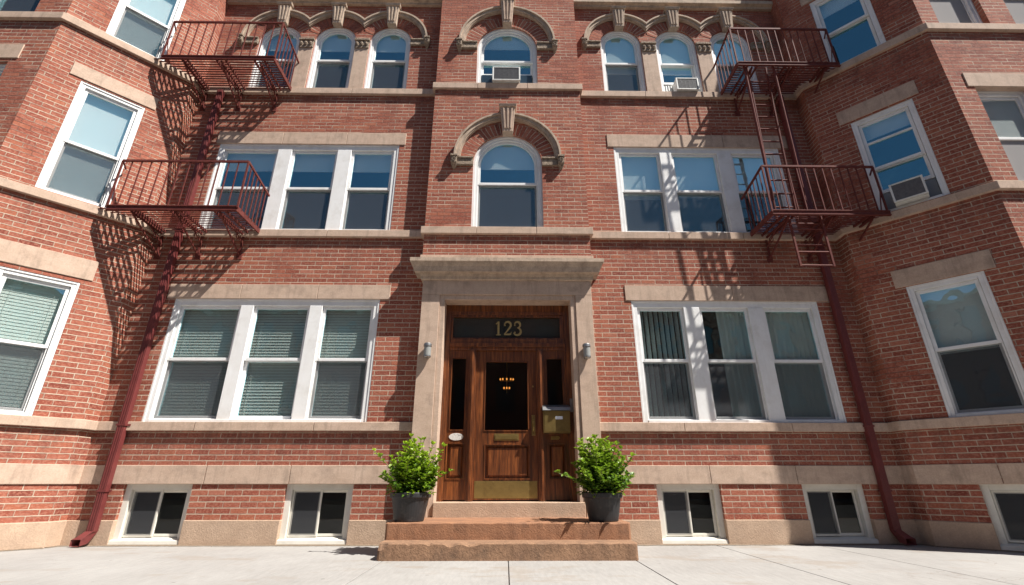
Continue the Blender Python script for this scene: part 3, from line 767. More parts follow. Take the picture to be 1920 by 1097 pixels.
for a, b in BASE_L + BASE_R: basement(MAIN, a, b)
basement(LB, .56, 1.40); basement(RB, .56, 1.40)

# ------------------------------------------------------------------ entrance
SK = .15
OX0, OX1, OZ0, OZ1 = -.885, .935, .49, 3.185
mb = MB()
def leg(a, b, c, d):   # outer board a..b, inner strip c..d
    mb.box(MAIN, a, b, -.2, SK, .30, 3.255); mb.box(MAIN, c, d, -.24, SK - .018, .30, 3.20)
leg(SX0, OX0 - .075, OX0 - .074, OX0); leg(OX1 + .075, SX1, OX1, OX1 + .074)
mb.box(MAIN, SX0, SX1, -.2, SK, 3.2575, 3.50); mb.box(MAIN, OX0 - .072, OX1 + .072, -.24, SK - .02, OZ1, 3.257)
mb.build('door_surround', 'stone', bld, bevel=.005)
mb = MB()
sweep(mb, [(SX0, 0), (SX0, -SK), (SX1, -SK), (SX1, 0)],
      [(.012, 3.48), (.03, 3.49), (.035, 3.53), (.055, 3.565), (.115, 3.575), (.12, 3.60), (.135, 3.65), (.165, 3.70), (.18, 3.715), (.18, 3.77), (.03, 3.81)], 0, back=-.1)
mb.build('entablature', 'stone_dark', bld)
mb = MB(); sweep(mb, [(PW0, 0), (PW0, -PILK), (PW1, -PILK), (PW1, 0)], [(.03, 3.80), (.03, 3.87)], 0); mb.build('blocking_course', 'stone', bld, bevel=.005)
# threshold
mb = MB(); mb.box(MAIN, SX0 + .33, SX1 - .25, -.3, SK + .012, .30, .488); mb.build('threshold', 'base_stone', bld, bevel=.008)

DY = -.10    # out of the wood frame front
fr = MB()
fr.box(MAIN, OX0 - .01, OX0 + .075, -.30, DY, .489, OZ1); fr.box(MAIN, OX1 - .075, OX1 + .01, -.30, DY, .489, OZ1)
fr.box(MAIN, OX0 + .075, OX1 - .075, -.30, DY - .002, 3.08, OZ1 + .01)
fr.box(MAIN, OX0 + .075, OX1 - .075, -.30, DY - .012, 3.04, 3.08)
fr.box(MAIN, OX0 + .075, OX1 - .075, -.30, DY + .01, 2.545, 2.60); fr.box(MAIN, OX0 + .075, OX1 - .075, -.30, DY - .015, 2.60, 2.665); fr.box(MAIN, OX0 + .075, OX1 - .075, -.30, DY - .01, 2.50, 2.545)
for a, b in ((-.515, -.425), (.445, .535)):
    fr.box(MAIN, a, b, -.30, DY + .012, .489, 2.5); fr.box(MAIN, a + .02, b - .02, -.30, DY + .028, .489, 2.5); fr.box(MAIN, a + .036, b - .036, -.30, DY + .036, .489, 2.5)
door_frame = fr.build('door_frame', 'wood', bld, bevel=.004)
# transom with the street number
tr = MB()
tr.box(MAIN, OX0 + .075, -.78, -.2, DY - .035, 2.665, 3.04); tr.box(MAIN, .80, OX1 - .075, -.2, DY - .035, 2.665, 3.04)
tr.box(MAIN, -.78, .80, -.2, DY - .036, 3.01, 3.04); tr.box(MAIN, -.78, .80, -.2, DY - .036, 2.665, 2.69)
trans = tr.build('transom_light', 'wood', bld, bevel=.003)
mb = MB(); mb.box(MAIN, -.79, .81, DY - .066, DY - .06, 2.68, 3.02); mb.build('pane', 'glass_door', trans)
mb = MB(); mb.box(MAIN, -.79, .81, DY - .10, DY - .09, 2.68, 3.02); mb.build('backing', 'interior', trans)
# serif numerals from variable-width strokes
def stroke(mb, F, pts, o0, o1):
    L = []; Rr = []
    for i, (x, z, w) in enumerate(pts):
        a = pts[max(i - 1, 0)]; b = pts[min(i + 1, len(pts) - 1)]
        dx, dz = b[0] - a[0], b[1] - a[1]; k = math.hypot(dx, dz) or 1; nx, nz = -dz / k * w / 2, dx / k * w / 2
        L.append((x + nx, z + nz)); Rr.append((x - nx, z - nz))
    mb.strip(F, L, Rr, o0, o1)
def numeral(ch, x, z, h):
    mb = MB(); o0, o1 = DY - .06, DY - .045
    S = lambda pts: stroke(mb, MAIN, [(x + px * h, z + pz * h, w * h) for px, pz, w in pts], o0, o1 + random.random() * .001)
    def arc(cx, cz, rx, rz, a0, a1, w0, w1, wm, n=14):
        r = []
        for i in range(n + 1):
            t = i / n; a = R_(a0 + (a1 - a0) * t); w = w0 + (w1 - w0) * t + wm * math.sin(math.pi * t)
            r.append((cx + rx * math.cos(a), cz + rz * math.sin(a), w))
        return r
    if ch == '1':
        S([(.24, .0, .13), (.24, .97, .13)]); S([(.06, .80, .05), (.16, .88, .06), (.24, .97, .05)]); S([(.08, .02, .045), (.40, .02, .045)])
    elif ch == '2':
        S([(.06, .72, .05)] + arc(.29, .73, .22, .23, 165, -20, .06, .13, .03) + [(.40, .50, .11), (.22, .25, .07), (.06, .07, .05)])
        S([(.05, .055, .10), (.40, .055, .11), (.50, .08, .10)]); S([(.50, .05, .05), (.535, .24, .03)]); mb.prism(MAIN, [(x + (.105 + .055 * math.cos(k)) * h, z + (.715 + .055 * math.sin(k)) * h) for k in [i * .785 for i in range(8)]], o0, o1 + .0005)
    elif ch == '3':
        S(arc(.26, .745, .20, .215, 160, -85, .06, .05, .08)); S(arc(.25, .27, .25, .26, 88, -160, .05, .06, .09))
        for cz in (.73, .20): mb.prism(MAIN, [(x + (.09 + .052 * math.cos(k)) * h, z + (cz + .052 * math.sin(k)) * h) for k in [i * .785 for i in range(8)]], o0, o1 + .0005)
    mb.build('house_number', 'gold', trans)
numeral('1', -.160, 2.735, .215); numeral('2', -.035, 2.735, .215); numeral('3', .115, 2.735, .215)

def panelled(name, u0, u1, out, glass, panels, extra=.0, z0=.505, z1=2.5, label=None):
    mb = MB(); th = .045; g0, g1, gz0, gz1 = glass
    ob = out; oa = out - th
    holes = [(g0, g1, gz0, gz1)] + panels
    us = sorted({u0, u1} | {h[0] for h in holes} | {h[1] for h in holes}); zs = sorted({z0, z1} | {h[2] for h in holes} | {h[3] for h in holes})
    for a, b in zip(us, us[1:]):
        for c, d in zip(zs, zs[1:]):
            mu, mz = (a + b) / 2, (c + d) / 2
            if any(h[0] < mu < h[1] and h[2] < mz < h[3] for h in holes): continue
            mb.face([MAIN(a, ob, c), MAIN(b, ob, c), MAIN(b, ob, d), MAIN(a, ob, d)])
    for h in holes:
        a, b, c, d = h
        mb.strip(MAIN, rect_outline(a, b, c, d), rect_outline(a + .012, b - .012, c + .012, d - .012), oa, ob + .009, closed=True)
    mb.box(MAIN, u0, u1, oa - .01, oa, z0, min(h[3] for h in panels) + .03)
    o = mb.build(name, 'wood', bld)
    for a, b, c, d in panels:
        p = MB(); p.box(MAIN, a + .01, b - .01, oa, oa + .012, c + .01, d - .01)
        p.hexa([MAIN(a + .03, oa + .012, c + .03), MAIN(b - .03, oa + .012, c + .03), MAIN(b - .03, oa + .012, d - .03), MAIN(a + .03, oa + .012, d - .03)],
               [MAIN(a + .055, oa + .034, c + .055), MAIN(b - .055, oa + .034, c + .055), MAIN(b - .055, oa + .034, d - .055), MAIN(a + .055, oa + .034, d - .055)])
        p.build('raised_panel', 'wood', o, bevel=.002)
    p = MB(); p.box(MAIN, g0 + .005, g1 - .005, oa + .015, oa + .02, gz0 + .005, gz1 - .005); p.build('pane', 'glass_door', o)
    return o
door = panelled('entrance_door', -.425, .445, DY - .05, (-.295, .325, 1.37, 2.345), [(-.28, .34, .755, 1.20)])
sideL = panelled('sidelight', OX0 + .075, -.515, DY - .03, (-.775, -.555, 1.375, 2.39), [(-.79, -.54, .755, 1.215)])
sideR = panelled('sidelight', .535, OX1 - .075, DY - .03, (.575, .82, 1.375, 2.39), [(.575, .825, .755, 1.215)])
mb = MB(); mb.box(MAIN, -.405, .425, DY - .05, DY - .046, .525, .735)
for i in range(8):
    for zz in (.54, .72): mb.lathe(MAIN(-.385 + i * .1129, DY - .043, zz), [(0, .005), (.005, 0), (0, -.005)], 6)
mb.build('kick_plate', 'brass', door, bevel=.002)
mb = MB(); mb.box(MAIN, -.15, .185, DY - .05, DY - .044, 1.245, 1.335); mb.box(MAIN, -.135, .17, DY - .044, DY - .036, 1.262, 1.318); mb.build('mail_slot', 'brass', door, bevel=.002)
mb = MB(); mb.box(MAIN, .362, .412, DY - .05, DY - .042, 1.31, 1.585)
mb.tube([MAIN(.387, DY - .042, 1.36), MAIN(.387, DY - .005, 1.37), MAIN(.387, DY + .012, 1.42), MAIN(.387, DY - .005, 1.47), MAIN(.387, DY - .042, 1.48)], .008)
mb.tube([MAIN(.387, DY - .045, 1.54), MAIN(.387, DY - .025, 1.54)], .02, 14); mb.tube([MAIN(.387, DY - .042, 1.495), MAIN(.387, DY - .02, 1.49)], .01, 8)
mb.build('handle', 'brass', door, bevel=.001)
mb = MB(); mb.tube([MAIN(.387, DY - .052, 1.98), MAIN(.387, DY - .044, 1.98)], .013, 14); mb.build('lock', 'brass', door)
# oval plate on the left sidelight (illegible worn marks), small plaque on the right one
def oval(u, z, rx, rz, o0, o1): return [(u + rx * math.cos(i * math.pi / 12), z + rz * math.sin(i * math.pi / 12)) for i in range(24)], o0, o1
mb = MB(); mb.prism(MAIN, *oval(-.667, 1.292, .098, .048, DY - .031, DY - .022)); pl_ = mb.build('oval_plate', 'enamel', sideL, bevel=.002)
mb = MB(); mb.box(MAIN, .62, .67, DY - .03, DY - .024, 1.255, 1.30); mb.prism(MAIN, *oval(.70, 1.28, .042, .026, DY - .03, DY - .023)); mb.build('brass_plaque', 'brass', sideR, bevel=.002)
# entrance hall backing is the dark interior; chandelier hangs inside it
ch = thing('chandelier', 'small lit chandelier with two tiers of warm bulbs seen through the entrance door glass', 'chandelier', (.02, 1.15, 2.55))
mb = MB(); mb.tube([(.02, 1.15, 3.44), (.02, 1.15, 2.06)], .008, 6)
for zz, r in ((2.26, .11), (2.12, .055)):
    mb.tube([(.02 + r * math.cos(a), 1.15 + .35 * r * math.sin(a), zz) for a in [i * math.pi / 8 for i in range(17)]], .004, 5)
mb.build('chandelier_frame', 'brass', ch)
for zz, r, n in ((2.28, .11, 5), (2.14, .05, 3)):
    for i in range(n):
        a = math.pi + math.pi * (i + .5) / n; mb = MB(); mb.lathe((.02 + r * math.cos(a), 1.15 + .35 * r * math.sin(a), zz), [(.001, .022), (.010, .012), (.013, 0), (.009, -.012), (.001, -.016)], 8)
        mb.build('bulb', 'bulb', ch, smooth=True)

# mailbox
mx = thing('mailbox', 'square brass mailbox with a steel lid hung on the right sidelight of the entrance', 'mailbox', (.69, -DY - .02, 1.335))
mb = MB(); mb.box(MAIN, .515, .875, DY - .02, DY + .10, 1.335, 1.625); mb.box(MAIN, .53, .86, DY + .10, DY + .104, 1.35, 1.61); mb.build('mailbox_body', 'brass', mx, bevel=.006)
mb = MB(); F = MAIN
mb.hexa([F(.505, DY - .02, 1.628), F(.885, DY - .02, 1.628), F(.885, DY + .125, 1.628), F(.505, DY + .125, 1.628)], [F(.505, DY - .02, 1.72), F(.885, DY - .02, 1.72), F(.885, DY + .09, 1.675), F(.505, DY + .09, 1.675)])
mb.build('mailbox_lid', 'chrome', mx, bevel=.003)
mb = MB(); mb.box(MAIN, .68, .775, DY + .104, DY + .107, 1.51, 1.55); mb.build('name_label', 'paper', mx)
# intercom on the right jamb
mb = MB(); mb.box(MAIN, OX1 - .04, OX1 - .004, DY, DY + .03, 1.62, 1.80); mb.box(MAIN, OX1 - .034, OX1 - .01, DY + .03, DY + .034, 1.70, 1.785)
ic = mb.build('intercom', 'chrome', None, origin=(OX1 - .02, -DY, 1.62), bevel=.002); ic['label'] = 'slim metal intercom on the door jamb above the mailbox'; ic['category'] = 'intercom'

# wall lamps
for x, lab in ((-1.075, 'small cylindrical wall lamp on the stone pilaster left of the entrance door'), (1.12, 'small cylindrical wall lamp on the stone pilaster right of the entrance door')):
    t = thing('wall_lamp', lab, 'wall lamp', (x, -SK, 2.30), 'wall lamps beside the entrance')
    y = -SK - .065
    mb = MB(); mb.box(MAIN, x - .03, x + .03, SK, SK + .02, 2.32, 2.48); mb.build('back_plate', 'chrome', t, bevel=.003)
    mb = MB(); mb.lathe((x, y, 0), [(0, 2.505), (.045, 2.505), (.056, 2.49), (.058, 2.46), (.050, 2.455), (0, 2.455)], 24); mb.build('cap', 'chrome', t, smooth=False)
    mb = MB(); mb.lathe((x, y, 0), [(0, 2.453), (.049, 2.453), (.049, 2.33), (0, 2.33)], 24); mb.build('shade', 'lampglass', t)
    mb = MB(); mb.lathe((x, y, 0), [(0, 2.328), (.053, 2.328), (.053, 2.312), (.04, 2.30), (0, 2.30)], 24); mb.build('base_cap', 'chrome', t)

# ------------------------------------------------------------------ steps
stp = thing('stone_steps', 'two worn brownstone steps below the entrance, the lower one chipped along its left edge', 'steps', (0, -.7, 0))
def step(x0, x1, yf, yb, z0, z1, chips, seed):
    rnd = random.Random(seed); n = 130
    mbf = MB(); rows = []
    from mathutils import noise as N
    for i in range(n + 1):
        x = x0 + (x1 - x0) * i / n
        j = N.noise(Vector((x * 3, seed, 0))) * .004 + N.noise(Vector((x * 14, seed, 5))) * .003
        c = .010 + .006 * N.noise(Vector((x * 9, seed, 2)))
        v = N.noise(Vector((x * 5.5, seed * 3.1, 9)))
        if chips and x < x0 + 1.0 and v > -.05: c += .055 * min(1, (v + .05) * 4) * (1 - (x - x0) / 1.0) ** .4
        if not chips and v > .35: c += .02 * (v - .35)
        endc = min(i, n - i)
        inset = .012 if endc == 0 else 0
        y0 = yf + j + inset
        rows.append([Vector((x, yb, z0)), Vector((x, y0 - .001, z0)), Vector((x, y0 + .001 * rnd.random(), z1 - c * 1.0)), Vector((x, y0 + c * .75, z1 - c * .18)), Vector((x, y0 + c * 1.1 + .012, z1)), Vector((x, yb, z1))])
    for a, b in zip(rows, rows[1:]):
        for k in range(5): mbf.face([a[k], b[k], b[k + 1], a[k + 1]])
    mbf.face(rows[0]); mbf.face(list(reversed(rows[-1])))
    return mbf.build('step', 'step' if not chips else 'step_low', stp, merge=True)
step(-1.255, 1.325, -1.28, -.15, 0, .155, True, 3)
step(-1.262, 1.34, -.98, -.14, .153, .318, False, 8)

# ------------------------------------------------------------------ downspouts
def downspout(x, lab, sg):
    t = thing('downspout', lab, 'downspout', (x, -.09, 0), 'maroon downspouts in the corners')
    w, d = .095, .075; y0 = -.03
    mb = MB(); mb.hexa([(x - w / 2, y0, .16), (x + w / 2, y0, .16), (x + w / 2, y0 - d, .16), (x - w / 2, y0 - d, .16)], [(x - w / 2, y0, 7.12), (x + w / 2, y0, 7.12), (x + w / 2, y0 - d, 7.12), (x - w / 2, y0 - d, 7.12)])
    for k in (-.3, 0, .3): mb.box(MAIN, x + k * w - .006, x + k * w + .006, .03 + d, .03 + d + .005, .17, 7.1)
    mb.build('pipe', 'pipe', t, bevel=.004)
    mb = MB()
    A = [(x - w / 2, y0, .16), (x + w / 2, y0, .16), (x + w / 2, y0 - d, .17), (x - w / 2, y0 - d, .17)]
    dx = -.055 * sg
    B = [(x - w / 2 + dx * .4, y0 - .08, .035), (x + w / 2 + dx * .4, y0 - .08, .035), (x + w / 2 + dx * .6, y0 - d - .07, .11), (x - w / 2 + dx * .6, y0 - d - .07, .11)]
    Cc = [(x - w / 2 + dx - .01, y0 - .17, .012), (x + w / 2 + dx + .01, y0 - .17, .012), (x + w / 2 + dx + .01, y0 - .17, .085), (x - w / 2 + dx - .01, y0 - .17, .085)]
    for P, Q in ((A, B), (B, Cc)):
        for i in range(4):
            j = (i + 1) % 4; mb.face([P[i], P[j], Q[j], Q[i]])
    mb.build('shoe', 'pipe', t, bevel=.003)
    for zz in (.62, 1.42, 4.31):
        mb = MB(); mb.box(MAIN, x - w / 2 - .012, x + w / 2 + .012, .02, .03 + d + .008, zz - .012, zz + .012); mb.box(MAIN, x + w / 2 + .012, x + w / 2 + .045, .056, .062, zz - .012, zz + .012)
        mb.build('strap', 'pipe', t)
downspout(-5.03, 'square maroon downspout in the corner beside the left bay', 1)
downspout(4.865, 'square maroon downspout in the shaded corner beside the right bay', -1)

# ------------------------------------------------------------------ fire escapes
def balcony(side, z, lab, hole=None):
    s = -1 if side == 'L' else 1
    x0 = 3.83 * (1 if s > 0 else -1)              # inner end (towards the door)
    if s < 0: x0 = -3.82
    xe = s * 5.35; xf = -5.66 if s < 0 else 5.55; yf = -.72
    t = thing('fire_escape_balcony', lab, 'fire escape', (x0, 0, z), 'iron fire escape balconies')
    mb = MB()
    def bx(xa, xb, ya, yb, za, zb):
        nonlocal mb
        xa, xb = min(xa, xb), max(xa, xb); mb.hexa([(xa, ya, za), (xb, ya, za), (xb, yb, za), (xa, yb, za)], [(xa, ya, zb), (xb, ya, zb), (xb, yb, zb), (xa, yb, zb)])
    bx(x0, xf, yf, yf + .022, z - .05, z + .04)                      # front channel
    bx(x0, xf, yf - .012, yf, z + .018, z + .03); bx(x0, xf, yf - .012, yf, z - .045, z - .033)
    bx(x0, x0 + s * .022, yf + .022, -.03, z - .045, z + .03)         # end channel
    bx(xe, xe - s * .018, yf + .022, -.03, z - .045, z + .02)
    X_ = XL if s < 0 else XR
    mb.bar((X_ + s * (.72 - STUB - .045), yf + .02, z - .005), (X_ - s * .03, -STUB - .005, z - .005), .02, .07)
    mb.bar((X_ - s * .035, -STUB, z - .005), (X_ - s * .035, -.01, z - .005), .02, .07)
    fr_ = mb.build('platform_frame', 'iron', t)
    mb = MB(); n = 13
    for i in range(n):
        y = yf + .05 + i * (abs(yf) - .11) / (n - 1)
        xw = (XL if s < 0 else XR) + s * (max(0, -y - STUB) - .035)
        segs = [(x0 + s * .022, xw)]
        if hole and y < hole[2]: segs = [(x0 + s * .022, hole[0]), (hole[1], xw)]
        for a, b in segs: bx(a, b, y - .012, y + .012, z - .002, z + .003)
    mb.build('slat_floor', 'iron', t)
    for xx in (x0 + s * .17, x0 + s * .33, x0 + s * .80, x0 + s * .95, xe - s * .10):
        mb = MB(); bx(xx, xx + s * .02, yf + .022, -.01, z - .045, z - .008)
        mb.build('bearer', 'iron', t)
    for xx in (x0 + s * .25, x0 + s * .875, xe - s * .04):
        mb = MB()
        mb.bar((xx, -.02, z - .06), (xx, yf + .03, z - .06), .022, .03)
        mb.bar((xx, -.025, z - .42), (xx, -.025, z - .05), .028, .02)
        mb.bar((xx, -.03, z - .40), (xx, yf + .06, z - .075), .02, .022)
        mb.bar((xx, -.03, z - .20), (xx, -.30, z - .07), .014, .014)
        # scroll
        pts = [(xx, -.16 + .07 * math.cos(a) * (1 - a / 9), z - .16 + .07 * math.sin(a) * (1 - a / 9)) for a in [i * .5 for i in range(13)]]
        mb.tube(pts, .007, 5)
        mb.box(MAIN, xx - .04, xx + .04, .0, .02, z - .47, z - .37)
        mb.build('bracket', 'iron', t)
    # railing
    zr = z + .79; zw = z + .66; xr0 = x0; xr1 = xf - s * .04 if s > 0 else xf + .0
    mb = MB(); mb.bar((xr0, yf, zr), (xr1, yf, zr), .028, .03); mb.bar((xr0, yf, zr), (xr0, -.01, zw), .024, .03)
    mb.bar((xr1, yf, z), (xr1, yf, zr), .022); mb.bar((xr0, yf, z), (xr0, yf, zr), .022)
    mb.bar((xr1, yf, zr), (xr1 + s * .05, yf + .14, zr - .05), .018)
    mb.bar((xr1 - s * .08, yf + .01, z + .02), (xr1, yf + .0, z + .40), .012)
    rl = mb.build('railing', 'iron', t)
    first = None
    def baluster(x, y, h):
        nonlocal first
        if first is None:
            m = MB(); m.bar((x, y, z + .02), (x, y, z + .02 + h), .0135); first = m.build('baluster', 'iron', rl); first['_h'] = h; first['_x'] = x; first['_y'] = y; o = first
        else:
            o = first.copy(); COL.objects.link(o); o.parent = rl; o.location = (x - first['_x'], y - first['_y'], 0)
            # scale about the base of the bar
            k = h / first['_h']; o.scale = (1, 1, k); o.location.z = (z + .02 - z) * (1 - k)
    n = 12
    for i in range(1, n + 1):
        x = xr0 + (xr1 - xr0) * i / (n + 1); baluster(x, yf, zr - z - .03)
    for i in range(1, 7):
        y = yf + (abs(yf) - .02) * i / 7; baluster(xr0, y, (zr + (zw - zr) * i / 7) - z - .03)
    return t
balcony('L', 4.34, 'lower left maroon iron balcony in front of the second floor triple window')
balcony('L', 7.20, 'upper left maroon iron balcony in front of the left arched window')
balcony('R', 4.34, 'lower right maroon iron balcony where the long ladder lands')
balcony('R', 7.20, 'upper right maroon iron balcony with the long ladder below it', hole=(3.98, 4.52, -.35))
# clean helper props
for o in bpy.data.objects:
    for k in ('_h', '_x', '_y'):
        if k in o.keys(): del o[k]

lad = thing('fire_escape_ladder', 'long maroon iron ladder with handrails joining the two right balconies', 'ladder', (4.21, -.48, 4.35))
zt, zb_, yt, yb_ = 7.22, 4.35, -.60, -.44
def ly(z): return yb_ + (yt - yb_) * (z - zb_) / (zt - zb_)
for sx in (-.155, .155):
    mb = MB(); mb.bar((4.21 + sx, ly(zb_), zb_), (4.21 + sx, ly(zt), zt), .018, .04); mb.build('stringer', 'iron', lad)
for sx in (-.245, .245):
    mb = MB(); mb.tube([(4.21 + sx, yb_ - .14, 4.62), (4.21 + sx, yb_ - .15, 4.75), (4.21 + sx, yt - .06, 7.05), (4.21 + sx, yt - .06, 7.20)], .020, 8)
    for z in (4.85, 6.1, 6.9): mb.bar((4.21 + sx, -.62 if z > 5.5 else -.60, z), (4.21 + (.155 if sx > 0 else -.155), ly(z), z - .03), .010)
    mb.build('handrail', 'iron', lad)
z = 4.58
while z < 7.15:
    mb = MB(); mb.tube([(4.06, ly(z), z), (4.36, ly(z), z)], .013, 6); mb.build('rung', 'iron', lad); z += .235
dl = thing('drop_ladder', 'short maroon iron drop ladder hanging below the lower right balcony', 'ladder', (4.35, -.62, 3.53))
for sx in (4.115, 4.585):
    mb = MB(); mb.bar((sx, -.62, 3.52), (sx, -.62, 4.335), .026, .03); mb.build('stringer', 'iron', dl)
for z, yy in ((3.535, 0), (3.745, 0), (3.875, .03), (4.11, 0), (4.22, .03)):
    mb = MB(); mb.tube([(4.12 + (.02 if yy else 0), -.62 + yy, z), (4.58 - (.02 if yy else 0), -.62 + yy, z)], .013, 6); mb.build('rung', 'iron', dl)

# ------------------------------------------------------------------ air conditioners
def aircon(F, u0, u1, z0, z1, out, lab, panels=None, pm='ac'):
    base = F((u0 + u1) / 2, 0, z0)
    t = thing('air_conditioner', lab, 'air conditioner', base, 'window air conditioners')
    mb = MB(); mb.box(F, u0, u1, -.25, out - .012, z0 + .012, z1 - .012); e = .022
    mb.box(F, u0 - .004, u0 + e, out - .03, out + .004, z0, z1); mb.box(F, u1 - e, u1 + .004, out - .03, out + .004, z0, z1)
    mb.box(F, u0 + e, u1 - e, out - .03, out + .003, z0, z0 + e); mb.box(F, u0 + e, u1 - e, out - .03, out + .003, z1 - e, z1)
    mb.box(F, u0, u1, -.02, out - .05, z0 - .006, z0 + .012)
    mb.build('case', 'ac', t, bevel=.004)
    mb = MB(); mb.box(F, u0 + e, u1 - e, out - .012, out - .008, z0 + e, z1 - e); n = 14
    for i in range(n):
        zz = z0 + e + (z1 - z0 - 2 * e) * (i + .5) / n; mb.box(F, u0 + e, u1 - e, out - .008, out - .003, zz - .003, zz + .003)
    for i in range(1, 5):
        uu = u0 + e + (u1 - u0 - 2 * e) * i / 5; mb.box(F, uu - .002, uu + .002, out - .009, out - .0015, z0 + e, z1 - e)
    mb.build('grille', 'acgrille', t)
    if panels:
        for a, b in ((panels[0], u0 - .006), (u1 + .006, panels[1])):
            mb = MB(); n = max(3, int((b - a) / .02))
            for i in range(n):
                x0, x1 = a + (b - a) * i / n, a + (b - a) * (i + 1) / n; oo = ((-.10, -.088) if i % 2 else (-.088, -.10)) if pm == 'ac' else (-.09, -.09)
                mb.face([F(x0, oo[0], z0), F(x1, oo[1], z0), F(x1, oo[1], z1), F(x0, oo[0], z1)])
            mb.build('side_panel', {'ac': 'ac', 'pane': 'acdark', 'grey': 'acgrey'}[pm], t)
aircon(PIL, -.255, .225, 7.225, 7.535, .10, 'air conditioner in the arched window above the entrance', (-.46, .45), 'pane')
aircon(MAIN, 3.045, 3.44, 7.24, 7.51, .10, 'white air conditioner in the middle arched window on the right', (2.88, 3.50))
aircon(RB, .68, 1.06, 4.45, 4.745, .15, 'air conditioner jutting from the shaded window of the right bay', (.56, 1.19), 'grey')

# ------------------------------------------------------------------ potted shrubs
def leaf(mb, p, d, up, L, W, tone):
    d = d.normalized(); x = d.cross(up)
    if x.length < 1e-3: x = d.cross(Vector((1, 0, 0)))
    x.normalize(); n = x.cross(d)
    a, b, c = p + d * L * .35, p + d * L * .7, p + d * L
    fold = n * W * .22
    m1, m2 = a - n * 0, b - n * L * .05
    c = c - n * L * .16
    uv = [(tone, 0)] * 4
    mb.face([p, a + x * W * .5 + fold, m1], [(tone, 0)] * 3); mb.face([p, m1, a - x * W * .5 + fold], [(tone, 0)] * 3)
    mb.face([m1, a + x * W * .5 + fold, b + x * W * .42 + fold * .8, m2], uv); mb.face([m1, m2, b - x * W * .42 + fold * .8, a - x * W * .5 + fold], uv)
    mb.face([m2, b + x * W * .42 + fold * .8, c], [(tone, 0)] * 3); mb.face([m2, c, b - x * W * .42 + fold * .8], [(tone, 0)] * 3)
def shrub(x, y, z, lab, seed, mat, sprigs, L0, flip):
    rnd = random.Random(seed)
    t = thing('potted_shrub', lab, 'potted plant', (x, y, z), 'potted shrubs beside the door')
    mb = MB(); mb.lathe((x, y, z), [(0, 0), (.155, 0), (.163, .01), (.205, .235), (.208, .24), (.222, .242), (.226, .25), (.228, .292), (.223, .298), (.212, .298), (.206, .25), (.0, .25)], 40)
    mb.build('pot', 'pot', t, smooth=False)
    for f in t.children[0].data.polygons: f.use_smooth = True
    mb = MB(); mb.lathe((x, y, z), [(.205, .262), (.12, .272), (0, .278)], 20); mb.build('soil', 'soil', t)
    st = MB(); lv = MB()
    C0 = Vector((x, y, z + .27))
    tips = []
    for i in range(165):
        a = rnd.random() * 2 * math.pi; el = math.acos(1 - rnd.random() * .93)
        Ls = .18 + rnd.random() ** .55 * .32
        d = Vector((math.sin(el) * math.cos(a) * .68, math.sin(el) * math.sin(a) * .68, math.cos(el) * 1.0 + .25))
        tips.append((d, Ls * (.75 + .3 * math.cos(el))))
    tips += sprigs
    for d, Ls in tips:
        d = Vector(d); base = C0 + Vector((rnd.uniform(-.08, .08), rnd.uniform(-.08, .08), 0))
        pts = []; n = 7; bend = Vector((rnd.uniform(-.06, .06), rnd.uniform(-.06, .06), 0))
        for k in range(n + 1):
            s = k / n; pts.append(base + d * Ls * s + bend * s * s - Vector((0, 0, .06)) * s * s * (1 - d.normalized().z))
        st.tube(pts[::2] + [pts[-1]], .0035, 4)
        for k in range(2, n + 1):
            for sub in range(2):
                s = sub / 3; p = pts[k] if k == n else pts[k].lerp(pts[k + 1], s)
                for side in range(3):
                    an = rnd.random() * 6.28
                    out = Vector((math.cos(an), math.sin(an), rnd.uniform(-.2, .6))) + d.normalized() * (.5 if k < n else 1.1)
                    LL = L0 * rnd.uniform(.65, 1.15); hgt = k / n
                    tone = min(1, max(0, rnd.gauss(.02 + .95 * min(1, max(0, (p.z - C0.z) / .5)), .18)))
                    leaf(lv, p, out, Vector((rnd.uniform(-.4, .4), rnd.uniform(-.4, .4), 1)).normalized(), LL, LL * .62, tone)
    # skirt of leaves at the rim
    for i in range(260):
        a = rnd.random() * 6.28; r = rnd.uniform(.08, .25); p = C0 + Vector((math.cos(a) * r, math.sin(a) * r, rnd.uniform(0, .12)))
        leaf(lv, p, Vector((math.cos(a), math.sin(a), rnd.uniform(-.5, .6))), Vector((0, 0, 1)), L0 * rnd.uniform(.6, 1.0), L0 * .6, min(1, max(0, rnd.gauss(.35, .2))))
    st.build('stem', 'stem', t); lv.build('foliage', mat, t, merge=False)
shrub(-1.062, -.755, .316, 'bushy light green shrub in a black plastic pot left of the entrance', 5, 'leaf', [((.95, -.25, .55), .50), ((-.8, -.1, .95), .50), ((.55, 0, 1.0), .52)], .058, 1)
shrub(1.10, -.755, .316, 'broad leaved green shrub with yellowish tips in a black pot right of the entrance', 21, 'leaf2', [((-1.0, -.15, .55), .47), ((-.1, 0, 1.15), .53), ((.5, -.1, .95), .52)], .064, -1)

# ------------------------------------------------------------------ ground
def sheet(name, x0, x1, y0, y1, z, mat, thick=None):
    mb = MB()
    if thick: mb.hexa([(x0, y0, z - thick), (x1, y0, z - thick), (x1, y1, z - thick), (x0, y1, z - thick)], [(x0, y0, z), (x1, y0, z), (x1, y1, z), (x0, y1, z)])
    else: mb.face([(x0, y0, z), (x1, y0, z), (x1, y1, z), (x0, y1, z)])
    return mb.build(name, mat, None, kind='structure')
sheet('ground', -600, 600, -600, 600, -.16, 'dirt')
sheet('road', -600, 600, -15.0, -4.4, -.13, 'asphalt', .02)
sw = []
